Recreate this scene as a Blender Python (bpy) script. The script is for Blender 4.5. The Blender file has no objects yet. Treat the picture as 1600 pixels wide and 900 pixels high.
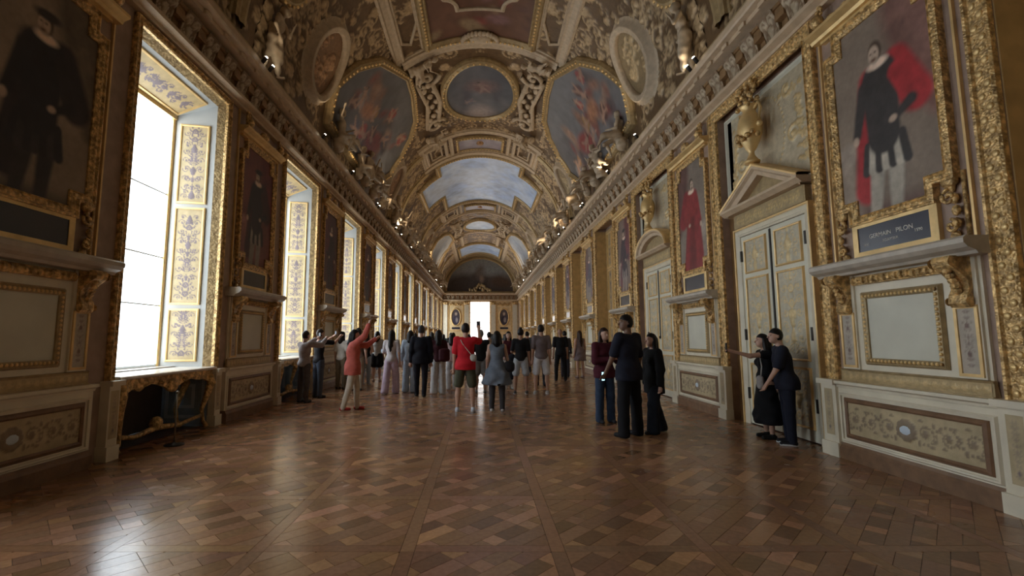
import bpy, math, random
import numpy as np
from mathutils import Vector, Matrix
from mathutils.geometry import tessellate_polygon

rng = np.random.default_rng(7)
random.seed(7)
PI = math.pi
S = bpy.context.scene
COL = S.collection

# ------------------------------------------------------------------ camera, world, exposure
cam_d = bpy.data.cameras.new('camera')
cam_d.sensor_width = 36.0
cam_d.lens = 730.0 / 1600.0 * 36.0
cam_d.shift_x = 50.0 / 1600.0
cam_d.clip_end = 300
cam_d.clip_start = 0.05
cam = bpy.data.objects.new('camera', cam_d)
COL.objects.link(cam)
CAM_H = 1.55
PITCH = math.atan(77 / 730.0)
cam.location = (0, 0, CAM_H)
cam.rotation_euler = (PI / 2 + PITCH, 0, 0)
S.camera = cam

W = bpy.data.worlds.new('sky')
S.world = W
W.use_nodes = True
W.node_tree.nodes['Background'].inputs[0].default_value = (0.75, 0.85, 1.0, 1)
W.node_tree.nodes['Background'].inputs[1].default_value = 0.6

S.view_settings.view_transform = 'Standard'
S.view_settings.look = 'None'
S.view_settings.gamma = 1.0
S.view_settings.use_curve_mapping = False
S.view_settings.exposure = 0.95

BLIND_LIGHT = 3.1         # daylight through the roller blinds
LAMP_W = 31.0             # cornice spotlights

# gallery dimensions (metres)
XW = 4.8                  # half width
Y0, Y1 = -3.2, 58.3       # back wall, far wall
ZENT = 6.12               # underside of the entablature
ZLIP = 7.05
VR, VZ = 4.65, 7.15       # vault radius, vault spring height
LP, L0 = 4.95, 7.30       # window rhythm on the left wall
RP, R0 = 4.98, 7.78       # door rhythm on the right wall


def px_of(X, Y, Z):
    c, s = math.cos(PITCH), math.sin(PITCH)
    d = Y * c + (Z - CAM_H) * s
    up = -Y * s + (Z - CAM_H) * c
    return 750 + 730 * X / d, 450 - 730 * up / d


# ------------------------------------------------------------------ materials
MATS = {}


def new_mat(name):
    m = bpy.data.materials.new(name)
    m.use_nodes = True
    MATS[name] = m
    nt = m.node_tree
    b = nt.nodes['Principled BSDF']
    return m, nt, b


def pos_node(nt):
    g = nt.nodes.new('ShaderNodeNewGeometry')
    return g.outputs['Position']


def mat(name, col, rough=0.6, metal=0.0, var=0.0, vscale=6.0, bump=0.0, bscale=30.0, btype='noise', attr=False,
        dark=None, coat=0.0, spec=0.5, stretch=None, obj_coord=False):
    """Principled material: plain colour (or the Col attribute) with noise variation and fine relief."""
    m, nt, b = new_mat(name)
    N, L = nt.nodes, nt.links
    if obj_coord:
        tc = N.new('ShaderNodeTexCoord')
        P = tc.outputs['Object']
    else:
        P = pos_node(nt)
    if stretch:
        mp = N.new('ShaderNodeMapping')
        mp.inputs['Scale'].default_value = stretch
        L.new(P, mp.inputs['Vector'])
        P = mp.outputs['Vector']
    if attr:
        a = N.new('ShaderNodeAttribute')
        a.attribute_name = 'Col'
        c_out = a.outputs['Color']
    else:
        r = N.new('ShaderNodeRGB')
        r.outputs[0].default_value = (*col, 1)
        c_out = r.outputs[0]
    if var > 0 or dark is not None:
        nz = N.new('ShaderNodeTexNoise')
        nz.inputs['Scale'].default_value = vscale
        nz.inputs['Detail'].default_value = 5
        L.new(P, nz.inputs['Vector'])
        if dark is not None:
            rp = N.new('ShaderNodeValToRGB')
            rp.color_ramp.elements[0].position = 0.38
            rp.color_ramp.elements[1].position = 0.62
            L.new(nz.outputs['Fac'], rp.inputs[0])
            mx = N.new('ShaderNodeMix')
            mx.data_type = 'RGBA'
            mx.inputs['A'].default_value = (*dark, 1)
            L.new(c_out, mx.inputs['B'])
            L.new(rp.outputs[0], mx.inputs['Factor'])
            c_out = mx.outputs['Result']
        if var > 0:
            mr = N.new('ShaderNodeMapRange')
            mr.inputs['From Min'].default_value = 0.3
            mr.inputs['From Max'].default_value = 0.7
            mr.inputs['To Min'].default_value = 1 - var
            mr.inputs['To Max'].default_value = 1 + var
            L.new(nz.outputs['Fac'], mr.inputs['Value'])
            hs = N.new('ShaderNodeHueSaturation')
            L.new(mr.outputs[0], hs.inputs['Value'])
            L.new(c_out, hs.inputs['Color'])
            c_out = hs.outputs['Color']
    L.new(c_out, b.inputs['Base Color'])
    b.inputs['Roughness'].default_value = rough
    b.inputs['Metallic'].default_value = metal
    b.inputs['Specular IOR Level'].default_value = spec
    if coat:
        b.inputs['Coat Weight'].default_value = coat
        b.inputs['Coat Roughness'].default_value = 0.12
    if bump > 0:
        if btype == 'vor':
            t = N.new('ShaderNodeTexVoronoi')
            t.feature = 'SMOOTH_F1'
            t.inputs['Scale'].default_value = bscale
            out = t.outputs['Distance']
        else:
            t = N.new('ShaderNodeTexNoise')
            t.inputs['Scale'].default_value = bscale
            t.inputs['Detail'].default_value = 4
            out = t.outputs['Fac']
        L.new(P, t.inputs['Vector'])
        bp = N.new('ShaderNodeBump')
        bp.inputs['Strength'].default_value = bump
        bp.inputs['Distance'].default_value = 0.02
        L.new(out, bp.inputs['Height'])
        L.new(bp.outputs[0], b.inputs['Normal'])
    return m


def emis(name, col, strength):
    m, nt, b = new_mat(name)
    b.inputs['Base Color'].default_value = (*col, 1)
    b.inputs['Emission Color'].default_value = (*col, 1)
    b.inputs['Emission Strength'].default_value = strength
    b.inputs['Roughness'].default_value = 0.8
    return m


mat('gilt', (0.78, 0.52, 0.22), 0.40, 0.35, var=0.25, vscale=16, dark=(0.40, 0.25, 0.10), bump=0.6, bscale=48, btype='vor')
mat('gilt_plain', (0.80, 0.56, 0.25), 0.38, 0.35, var=0.15, vscale=5, bump=0.12, bscale=60)
mat('gilt_relief', (1, 1, 1), 0.42, 0.2, attr=True, var=0.15, vscale=12, bump=0.25, bscale=60)
mat('paint_relief', (1, 1, 1), 0.55, 0.0, attr=True, var=0.12, vscale=10, bump=0.15, bscale=80)
mat('canvas', (1, 1, 1), 0.55, 0.0, attr=True, var=0.10, vscale=14, bump=0.10, bscale=120)
mat('ceiling_canvas', (1, 1, 1), 0.38, 0.0, attr=True, var=0.10, vscale=3, bump=0.06, bscale=40)
mat('cream', (0.76, 0.69, 0.54), 0.5, var=0.08, vscale=4, bump=0.05, bscale=50)
mat('cream_door', (0.66, 0.63, 0.51), 0.45, var=0.06, vscale=3)
mat('cream_panel', (0.64, 0.62, 0.51), 0.45, var=0.06, vscale=3)
mat('white_paint', (0.50, 0.51, 0.50), 0.4, var=0.05, vscale=4)
mat('stone', (0.52, 0.46, 0.38), 0.45, var=0.15, vscale=7, bump=0.06, bscale=60)
mat('mauve_wall', (0.36, 0.25, 0.19), 0.5, var=0.18, vscale=5, bump=0.05, bscale=40)
mat('brown_wood', (0.22, 0.125, 0.07), 0.45, var=0.25, vscale=6, bump=0.08, bscale=40)
mat('reveal_gold', (0.58, 0.40, 0.18), 0.42, 0.2, var=0.15, vscale=5)
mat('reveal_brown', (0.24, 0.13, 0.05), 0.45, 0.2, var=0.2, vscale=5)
mat('blue_panel', (0.30, 0.39, 0.50), 0.5, var=0.15, vscale=6)
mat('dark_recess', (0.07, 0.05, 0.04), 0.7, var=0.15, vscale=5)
mat('navy_plaque', (0.035, 0.038, 0.06), 0.22, spec=0.6)
mat('lettering', (0.75, 0.72, 0.66), 0.5)
mat('marble', (0.80, 0.74, 0.66), 0.2, var=0.12, vscale=8)
mat('vault_ground', (0.17, 0.115, 0.06), 0.55, 0.05, var=0.3, vscale=2.5, dark=(0.10, 0.058, 0.027), bump=0.4, bscale=9)
mat('stucco', (0.52, 0.41, 0.285), 0.55, var=0.15, vscale=8, bump=0.15, bscale=30)
mat('stucco_gold', (0.42, 0.31, 0.16), 0.42, 0.3, var=0.2, vscale=8, bump=0.3, bscale=28, btype='vor')
mat('bronze', (0.34, 0.19, 0.09), 0.38, 0.55, var=0.3, vscale=6, bump=0.3, bscale=20)
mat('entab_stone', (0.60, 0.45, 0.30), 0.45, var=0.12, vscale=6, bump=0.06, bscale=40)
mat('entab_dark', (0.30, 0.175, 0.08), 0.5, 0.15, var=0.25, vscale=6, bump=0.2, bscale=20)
mat('floor_base', (0.05, 0.025, 0.012), 0.5)
mat('iron', (0.05, 0.045, 0.04), 0.45, 0.6)
mat('rope_post', (0.30, 0.27, 0.22), 0.35, 0.7)
mat('rubber', (0.02, 0.02, 0.02), 0.6)
emis('blind', (0.82, 0.92, 1.0), BLIND_LIGHT)
emis('end_glass', (1.0, 0.97, 0.95), BLIND_LIGHT * .8)
emis('lamp_glow', (1.0, 0.9, 0.72), 30.0)
emis('phone_glow', (0.35, 0.75, 0.9), 1.6)
mat('blind_shadow_trim', (0.78, 0.86, 0.92), 0.7)  # pale tint for the painted bar shadows and the bottom bar

# parquet: oak with grain along each plank's own length, waxed
def parquet_mat():
    m, nt, b = new_mat('parquet')
    N, L = nt.nodes, nt.links
    a = N.new('ShaderNodeAttribute'); a.attribute_name = 'Col'
    P = pos_node(nt)
    nz = N.new('ShaderNodeTexNoise'); nz.inputs['Scale'].default_value = 26; nz.inputs['Detail'].default_value = 6
    L.new(P, nz.inputs['Vector'])
    mr = N.new('ShaderNodeMapRange')
    mr.inputs['From Min'].default_value = .3; mr.inputs['From Max'].default_value = .7
    mr.inputs['To Min'].default_value = .86; mr.inputs['To Max'].default_value = 1.12
    L.new(nz.outputs['Fac'], mr.inputs['Value'])
    hs = N.new('ShaderNodeHueSaturation')
    L.new(mr.outputs[0], hs.inputs['Value']); L.new(a.outputs['Color'], hs.inputs['Color'])
    L.new(hs.outputs[0], b.inputs['Base Color'])
    n2 = N.new('ShaderNodeTexNoise'); n2.inputs['Scale'].default_value = 1.3; n2.inputs['Detail'].default_value = 3
    L.new(P, n2.inputs['Vector'])
    m2 = N.new('ShaderNodeMapRange')
    m2.inputs['From Min'].default_value = .3; m2.inputs['From Max'].default_value = .7
    m2.inputs['To Min'].default_value = .17; m2.inputs['To Max'].default_value = .30
    L.new(n2.outputs['Fac'], m2.inputs['Value']); L.new(m2.outputs[0], b.inputs['Roughness'])
    bp = N.new('ShaderNodeBump'); bp.inputs['Strength'].default_value = .06; bp.inputs['Distance'].default_value = .01
    L.new(nz.outputs['Fac'], bp.inputs['Height']); L.new(bp.outputs[0], b.inputs['Normal'])
    b.inputs['Specular IOR Level'].default_value = .5
parquet_mat()

_cloth = {}
def cloth(col, rough=0.85):
    key = tuple(round(c, 3) for c in col) + (rough,)
    if key not in _cloth:
        nm = 'fabric' if not _cloth else 'fabric.%03d' % len(_cloth)
        _cloth[key] = nm
        mat(nm, col, rough, var=0.12, vscale=14, bump=0.1, bscale=90, spec=0.25)
    return _cloth[key]


# ------------------------------------------------------------------ mesh helpers
def V_face(x, d, z):
    return (x, -d, z)


def V_vault(a, d, b):
    """a = arc length from the crown (+ to the right), d = depth below the vault, b = distance along the gallery."""
    t = a / VR
    return ((VR - d) * math.sin(t), b, VZ + (VR - d) * math.cos(t))


class MB:
    def __init__(self, mp=V_face):
        self.v = []; self.f = []; self.c = []; self.mp = mp

    def pt(self, x, d, z):
        self.v.append(self.mp(x, d, z)); return len(self.v) - 1

    def raw(self, vs, fs, cs=None):
        o = len(self.v)
        self.v.extend([tuple(p) for p in vs])
        self.f.extend([tuple(i + o for i in f) for f in fs])
        if cs is not None:
            self.c.extend([tuple(c) for c in cs])

    def box(self, x0, x1, z0, z1, d0, d1):
        """box in facing coordinates: x right, z up, d out of the wall"""
        o = len(self.v)
        for d in (d0, d1):
            for (x, z) in ((x0, z0), (x1, z0), (x1, z1), (x0, z1)):
                self.pt(x, d, z)
        for q in ((3, 2, 1, 0), (4, 5, 6, 7), (0, 1, 5, 4), (1, 2, 6, 5), (2, 3, 7, 6), (3, 0, 4, 7)):
            self.f.append(tuple(o + i for i in q))

    def frame(self, poly, prof, closed=True):
        """sweep a (outward offset, depth) profile around a polygon with mitred corners"""
        rings = []
        for (off, dep) in prof:
            pp = offset_poly(poly, off, closed)
            rings.append([self.pt(x, dep, z) for (x, z) in pp])
        n = len(poly)
        for r0, r1 in zip(rings[:-1], rings[1:]):
            for i in range(n if closed else n - 1):
                j = (i + 1) % n
                self.f.append((r0[i], r0[j], r1[j], r1[i]))

    def fill(self, poly, dep):
        ids = [self.pt(x, dep, z) for (x, z) in poly]
        tris = tessellate_polygon([[Vector((x, z, 0)) for (x, z) in poly]])
        for t in tris:
            self.f.append(tuple(ids[i] for i in t))

    def slab(self, poly, d0, d1):
        self.fill(poly, d1)
        self.frame(poly, [(0, d0), (0, d1)])

    def strip(self, prof, x0, x1, n=1, ends=True):
        """sweep a (depth, z) profile straight along x"""
        rings = []
        for k in range(n + 1):
            x = x0 + (x1 - x0) * k / n
            rings.append([self.pt(x, d, z) for (d, z) in prof])
        for r0, r1 in zip(rings[:-1], rings[1:]):
            for i in range(len(prof) - 1):
                self.f.append((r0[i], r0[i + 1], r1[i + 1], r1[i]))
        if ends:
            self.f.append(tuple(rings[0])); self.f.append(tuple(reversed(rings[-1])))

    def lathe(self, prof, n=14, cx=0, cd=0):
        rings = []
        for (r, z) in prof:
            rings.append([self.pt(cx + r * math.cos(2 * PI * k / n), cd + r * math.sin(2 * PI * k / n), z) for k in range(n)])
        for r0, r1 in zip(rings[:-1], rings[1:]):
            for k in range(n):
                j = (k + 1) % n
                self.f.append((r0[k], r0[j], r1[j], r1[k]))
        self.f.append(tuple(reversed(rings[0]))); self.f.append(tuple(rings[-1]))

    def tube(self, pts, rad, n=6):
        pts = [np.array(p, float) for p in pts]
        rads = rad if hasattr(rad, '__len__') else [rad] * len(pts)
        rings = []
        for i, p in enumerate(pts):
            a = pts[max(i - 1, 0)]; b = pts[min(i + 1, len(pts) - 1)]
            t = b - a; t /= (np.linalg.norm(t) + 1e-9)
            u = np.cross(t, (0, 0, 1.0) if abs(t[2]) < .9 else (1.0, 0, 0)); u /= np.linalg.norm(u)
            w = np.cross(t, u)
            rings.append([self.pt(*(p + rads[i] * (math.cos(2 * PI * k / n) * u + math.sin(2 * PI * k / n) * w))) for k in range(n)])
        for r0, r1 in zip(rings[:-1], rings[1:]):
            for k in range(n):
                j = (k + 1) % n
                self.f.append((r0[k], r0[j], r1[j], r1[k]))
        self.f.append(tuple(reversed(rings[0]))); self.f.append(tuple(rings[-1]))

    def blob(self, c, r, n=6, m=4):
        """small ellipsoid, c = (x, d, z), r = radii"""
        o = len(self.v)
        for i in range(m + 1):
            ph = PI * i / m
            for k in range(n):
                th = 2 * PI * k / n
                self.pt(c[0] + r[0] * math.sin(ph) * math.cos(th), c[1] + r[1] * math.sin(ph) * math.sin(th), c[2] + r[2] * math.cos(ph))
        for i in range(m):
            for k in range(n):
                j = (k + 1) % n
                self.f.append((o + i * n + k, o + i * n + j, o + (i + 1) * n + j, o + (i + 1) * n + k))

    def grid(self, xs, zs, H, C=None):
        """height-field relief: H, C arrays of shape (len(zs), len(xs))"""
        o = len(self.v)
        nx, nz = len(xs), len(zs)
        for j in range(nz):
            for i in range(nx):
                self.v.append(self.mp(xs[i], H[j, i], zs[j]))
        if C is not None:
            self.c.extend(map(tuple, C.reshape(-1, 3)))
        for j in range(nz - 1):
            for i in range(nx - 1):
                a = o + j * nx + i
                self.f.append((a, a + 1, a + nx + 1, a + nx))

    def mesh(self, name, material, smooth=False):
        me = bpy.data.meshes.new(name)
        me.from_pydata(self.v, [], self.f)
        if self.c and len(self.c) == len(self.v):
            at = me.color_attributes.new('Col', 'FLOAT_COLOR', 'POINT')
            arr = np.ones((len(self.v), 4), np.float32)
            arr[:, :3] = np.array(self.c, np.float32)
            at.data.foreach_set('color', arr.ravel())
        if smooth:
            me.polygons.foreach_set('use_smooth', [True] * len(me.polygons))
        me.materials.append(MATS[material])
        me.update()
        return me


def offset_poly(poly, d, closed=True):
    if d == 0:
        return list(poly)
    n = len(poly); out = []
    for i in range(n):
        p0, p1, p2 = poly[i - 1], poly[i], poly[(i + 1) % n]
        if not closed and i == 0:
            p0 = (2 * p1[0] - p2[0], 2 * p1[1] - p2[1])
        if not closed and i == n - 1:
            p2 = (2 * p1[0] - p0[0], 2 * p1[1] - p0[1])
        e1 = (p1[0] - p0[0], p1[1] - p0[1]); e2 = (p2[0] - p1[0], p2[1] - p1[1])
        l1 = math.hypot(*e1) or 1e-9; l2 = math.hypot(*e2) or 1e-9
        n1 = (e1[1] / l1, -e1[0] / l1); n2 = (e2[1] / l2, -e2[0] / l2)
        k = 1 + n1[0] * n2[0] + n1[1] * n2[1]
        k = max(k, 0.35)
        out.append((p1[0] + d * (n1[0] + n2[0]) / k, p1[1] + d * (n1[1] + n2[1]) / k))
    return out


def rect(x0, x1, z0, z1):
    return [(x0, z0), (x1, z0), (x1, z1), (x0, z1)]


def oval(cx, cz, rx, rz, n=40):
    return [(cx + rx * math.cos(2 * PI * k / n), cz + rz * math.sin(2 * PI * k / n)) for k in range(n)]


def dense(poly, step):
    out = []
    for i, p in enumerate(poly):
        q = poly[(i + 1) % len(poly)]
        n = max(1, int(math.hypot(q[0] - p[0], q[1] - p[1]) / step))
        for k in range(n):
            out.append((p[0] + (q[0] - p[0]) * k / n, p[1] + (q[1] - p[1]) * k / n))
    return out


def link(name, me, parent=None, loc=None, rz=0):
    o = bpy.data.objects.new(name, me)
    if name in ('leaf_run', 'beading', 'crest', 'flowers', 'garland'):
        o['kind'] = 'stuff'
    COL.objects.link(o)
    if loc is not None:
        o.location = loc
    if rz:
        o.rotation_euler = (0, 0, rz)
    if parent is not None:
        o.parent = parent
    return o


def empty(name, loc=(0, 0, 0), rz=0, scale=None):
    o = link(name, None, None, loc, rz)
    o.empty_display_size = 0.2
    if scale:
        o.scale = scale
    return o


def tag(o, label, cat, group=None):
    o['label'] = label; o['category'] = cat
    if group:
        o['group'] = group
    return o


def struct(o, label=None):
    o['kind'] = 'structure'
    if label:
        o['label'] = label
    return o


def P(name, mb, material, subs=(), smooth=False, label=None):
    """prototype part: name, mesh and sub-parts; placed by place()"""
    return (name, mb.mesh(name, material, smooth), list(subs), label)


def place(protos, parent, loc=None, rz=0, scale=None):
    for (name, me, subs, label) in protos:
        o = link(name, me, parent, loc, rz)
        if scale:
            o.scale = scale
        if label:
            o['label'] = label
        for (n2, m2, _, l2) in subs:
            q = link(n2, m2, o)
            if l2:
                q['label'] = l2


# ------------------------------------------------------------------ ornament strokes and painting
def vnoise(X, Z, scale, seed=0):
    r = np.random.default_rng(seed)
    G = r.random((64, 64))
    x = X * scale + 17.3; z = Z * scale + 9.1
    i = np.floor(x).astype(int); j = np.floor(z).astype(int)
    fx = x - i; fz = z - j
    fx = fx * fx * (3 - 2 * fx); fz = fz * fz * (3 - 2 * fz)
    g = lambda a, b: G[a % 64, b % 64]
    return (g(i, j) * (1 - fx) + g(i + 1, j) * fx) * (1 - fz) + (g(i, j + 1) * (1 - fx) + g(i + 1, j + 1) * fx) * fz


def fbm(X, Z, scale, seed=0, o=4):
    s = 0; a = .5; t = 0
    for k in range(o):
        s = s + a * vnoise(X, Z, scale * 2 ** k, seed + k); t += a; a *= .5
    return s / t


def spiral(cx, cz, r0, turns=1.4, d=1, start=0.0, th=0.02, n=22):
    out = []
    for k in range(n):
        t = k / (n - 1)
        r = r0 * (1 - .86 * t)
        a = start + d * 2 * PI * turns * t
        out.append((cx + r * math.cos(a), cz + r * math.sin(a), th * (1 - .4 * t)))
    out.append((cx, cz, th * 1.5))
    return out


def line(x0, z0, x1, z1, t0, t1=None, n=10):
    t1 = t0 if t1 is None else t1
    return [(x0 + (x1 - x0) * k / (n - 1), z0 + (z1 - z0) * k / (n - 1), t0 + (t1 - t0) * k / (n - 1)) for k in range(n)]


def leaf(x, z, ang, L, th):
    return [(x + L * t * math.cos(ang + .5 * t), z + L * t * math.sin(ang + .5 * t), th * math.sin(PI * (.15 + .8 * t))) for t in np.linspace(0, 1, 6)]


def rosette(x, z, r, n=6):
    out = [(x, z, r * .35)]
    for k in range(n):
        a = 2 * PI * k / n
        out.append((x + .62 * r * math.cos(a), z + .62 * r * math.sin(a), r * .36))
    return out


def mirror_x(st, cx=0):
    return st + [(2 * cx - x, z, t) for (x, z, t) in st]


def st_rinceau(w, h):
    """scrolling acanthus either side of a centre cartouche, w x h about the origin"""
    st = []
    r = h * .36
    x = h * .62
    sgn = 1
    while x < w / 2 - r * .6:
        st += spiral(x, 0, r, 1.5, sgn, PI, h * .055)
        st += rosette(x, 0, r * .34)
        for k in range(5):
            a = PI * (.2 + .35 * k)
            st += leaf(x + r * .95 * math.cos(a), sgn * r * .95 * math.sin(a), a + .8, r * .5, h * .05)
        x += r * 1.9; sgn = -sgn
    return mirror_x(st)


def st_candelabra(w, h, seed=0):
    """upright grotesque: stacked vases, leaves and scrolls on one axis, base at z = 0"""
    r = random.Random(seed)
    st = []
    z = h * .06; u = w * .5
    while z < h * .93:
        kind = r.randint(0, 3)
        if kind == 0:
            st += line(0, z, 0, z + u * .5, u * .16, u * .05)
            st += spiral(u * .42, z + u * .3, u * .3, 1.3, 1, PI, u * .07)
            z += u * .75
        elif kind == 1:
            st += rosette(0, z + u * .3, u * .3, 7)
            st += leaf(u * .2, z + u * .2, .5, u * .6, u * .1)
            st += leaf(u * .2, z + u * .5, 1.0, u * .5, u * .09)
            z += u * .8
        elif kind == 2:
            st += line(0, z, 0, z + u * .2, u * .25, u * .3, 4) + line(0, z + u * .2, 0, z + u * .6, u * .3, u * .1)
            st += spiral(u * .55, z + u * .5, u * .22, 1.2, -1, PI, u * .06)
            z += u * .8
        else:
            for k in range(4):
                st += leaf(0, z + k * u * .14, .2 + .25 * k, u * .75, u * .1)
            z += u * .7
    st = [(x, q, t) for (x, q, t) in st if abs(x) < w * .47 and 0 < q < h]
    return mirror_x(st)


def st_scatter(w, h, seed, n=26, size=0.3):
    """crowded baroque scrollwork, w x h about the origin"""
    r = random.Random(seed); st = []
    for _ in range(n):
        x = r.uniform(-w / 2, w / 2); z = r.uniform(-h / 2, h / 2); s = size * r.uniform(.5, 1.2)
        k = r.random()
        if k < .55:
            st += spiral(x, z, s, r.uniform(1, 1.6), r.choice((-1, 1)), r.uniform(0, 6), s * .17)
            a0 = r.uniform(0, 6)
            for q in range(3):
                st += leaf(x + s * math.cos(a0 + q), z + s * math.sin(a0 + q), a0 + q + .7, s * .7, s * .16)
        elif k < .75:
            st += rosette(x, z, s * .6)
        else:
            a0 = r.uniform(0, 6)
            for q in range(5):
                st += leaf(x, z, a0 + q * .45, s * 1.3, s * .16)
    return st


def st_height(X, Z, st, k=.55):
    st = np.array(st, float)
    H = np.zeros(X.shape)
    Xf = X.ravel(); Zf = Z.ravel(); Hf = H.ravel()
    # restrict each chunk of strokes to their neighbourhood
    for s in range(0, len(st), 24):
        q = st[s:s + 24]
        R = q[:, 2].max()
        m = np.where((Xf > q[:, 0].min() - R) & (Xf < q[:, 0].max() + R) & (Zf > q[:, 1].min() - R) & (Zf < q[:, 1].max() + R))[0]
        if not len(m):
            continue
        d2 = (Xf[m, None] - q[None, :, 0]) ** 2 + (Zf[m, None] - q[None, :, 1]) ** 2
        h = np.sqrt(np.maximum(q[None, :, 2] ** 2 - d2, 0)).max(1)
        Hf[m] = np.maximum(Hf[m], h)
    return Hf.reshape(X.shape) * k


def relief(x0, x1, z0, z1, res, st, d0, ground, raised, k=.55, mp=V_face, noise=.12, seed=1, edge=.006):
    """relief panel; strokes are given in the panel's own (x, z)"""
    nx = max(2, int((x1 - x0) / res) + 1); nz = max(2, int((z1 - z0) / res) + 1)
    xs = np.linspace(x0, x1, nx); zs = np.linspace(z0, z1, nz)
    X, Z = np.meshgrid(xs, zs)
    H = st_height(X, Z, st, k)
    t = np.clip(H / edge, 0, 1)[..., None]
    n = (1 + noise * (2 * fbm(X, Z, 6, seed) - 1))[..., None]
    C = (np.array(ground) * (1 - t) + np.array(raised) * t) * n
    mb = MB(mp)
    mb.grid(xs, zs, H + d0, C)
    return mb


class Paint:
    """a painted canvas: coloured grid in panel coordinates"""
    def __init__(self, x0, x1, z0, z1, res, bg, seed=0):
        self.xs = np.linspace(x0, x1, int((x1 - x0) / res) + 1)
        self.zs = np.linspace(z0, z1, int((z1 - z0) / res) + 1)
        self.X, self.Z = np.meshgrid(self.xs, self.zs)
        self.s = res
        n = fbm(self.X, self.Z, 2.2, seed)[..., None]
        self.C = np.ones(self.X.shape + (3,)) * np.array(bg) * (.65 + .7 * n)
        self.seed = seed

    def _mix(self, d, col, soft, shade=.35):
        a = np.clip(.5 - d / (2 * soft), 0, 1)[..., None]
        n = fbm(self.X, self.Z, 9, self.seed + 5)[..., None]
        c = np.array(col) * (1 - shade + 2 * shade * n)
        self.C = self.C * (1 - a) + c * a

    def ell(self, cx, cz, rx, rz, col, rot=0, soft=None, shade=.35):
        c, s = math.cos(rot), math.sin(rot)
        x = (self.X - cx) * c + (self.Z - cz) * s; z = -(self.X - cx) * s + (self.Z - cz) * c
        d = (np.sqrt((x / rx) ** 2 + (z / rz) ** 2) - 1) * min(rx, rz)
        self._mix(d, col, soft or self.s * 1.2, shade); return self

    def cap(self, x0, z0, x1, z1, r0, r1, col, soft=None, shade=.35):
        dx, dz = x1 - x0, z1 - z0
        t = np.clip(((self.X - x0) * dx + (self.Z - z0) * dz) / (dx * dx + dz * dz), 0, 1)
        d = np.hypot(self.X - x0 - t * dx, self.Z - z0 - t * dz) - (r0 + (r1 - r0) * t)
        self._mix(d, col, soft or self.s * 1.2, shade); return self

    def band(self, z0, z1, col, soft=.05, shade=.3):
        d = np.maximum(z0 - self.Z, self.Z - z1)
        self._mix(d, col, soft, shade); return self


def inside(X, Z, poly):
    m = np.zeros(X.shape, bool)
    n = len(poly)
    for i in range(n):
        x0, z0 = poly[i]; x1, z1 = poly[(i + 1) % n]
        c = ((z0 > Z) != (z1 > Z)) & (X < (x1 - x0) * (Z - z0) / ((z1 - z0) or 1e-9) + x0)
        m ^= c
    return m


def canvas_mb(pt, poly, d, mp=V_face):
    """cut the painted grid to the outline (cells whose centre is inside the slightly grown outline)"""
    g = offset_poly(poly, pt.s * 1.1)
    mb = MB(mp)
    nz, nx = pt.X.shape
    cx = (pt.X[:-1, :-1] + pt.X[1:, 1:]) / 2; cz = (pt.Z[:-1, :-1] + pt.Z[1:, 1:]) / 2
    keep = inside(cx, cz, g)
    idx = -np.ones((nz, nx), int)
    for j, i in zip(*np.where(keep)):
        q = []
        for (b, a) in ((j, i), (j, i + 1), (j + 1, i + 1), (j + 1, i)):
            if idx[b, a] < 0:
                idx[b, a] = mb.pt(pt.xs[a], d, pt.zs[b]); mb.c.append(tuple(pt.C[b, a]))
            q.append(idx[b, a])
        mb.f.append(tuple(q))
    return mb


def text_mb(body, width, cx, z, d, size=None):
    cu = bpy.data.curves.new('t', 'FONT'); cu.body = body; cu.align_x = 'CENTER'; cu.size = 1; cu.extrude = 0.02
    o = bpy.data.objects.new('t', cu); COL.objects.link(o)
    bpy.context.view_layer.update()
    me = bpy.data.meshes.new_from_object(o.evaluated_get(bpy.context.evaluated_depsgraph_get()))
    co = np.array([v.co[:] for v in me.vertices]); fs = [tuple(p.vertices) for p in me.polygons]
    bpy.data.objects.remove(o); bpy.data.curves.remove(cu); bpy.data.meshes.remove(me)
    w = co[:, 0].max() - co[:, 0].min()
    k = size or width / w
    mb = MB()
    mb.raw([V_face(cx + p[0] * k, d + .003 * (p[2] > 0), z + p[1] * k) for p in co], fs)
    return mb

# ================================================================== FLOOR (oak parquet in diagonal panels)
floor_mb = MB(lambda x, d, z: (x, d, z))
floor_mb.box(-6.2, 5.8, -0.25, -0.012, Y0 - .5, Y1 + .5)
floor = struct(link('floor', floor_mb.mesh('floor', 'floor_base')), 'waxed oak parquet floor laid in diagonal basket panels')

PM = 1.1; PX0, PY0 = -0.53, 3.63; BORD = 0.105


def clip_sq(poly, a, b):
    for (ax, sgn, lim) in ((0, 1, a), (0, -1, b), (1, 1, a), (1, -1, b)):
        out = []
        for i in range(len(poly)):
            p, q = poly[i - 1], poly[i]
            pi = sgn * (p[ax] - lim) >= 0; qi = sgn * (q[ax] - lim) >= 0
            if pi != qi:
                t = (lim - p[ax]) / (q[ax] - p[ax])
                out.append((p[0] + t * (q[0] - p[0]), p[1] + t * (q[1] - p[1])))
            if qi:
                out.append(q)
        poly = out
        if not poly:
            return []
    return poly


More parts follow.
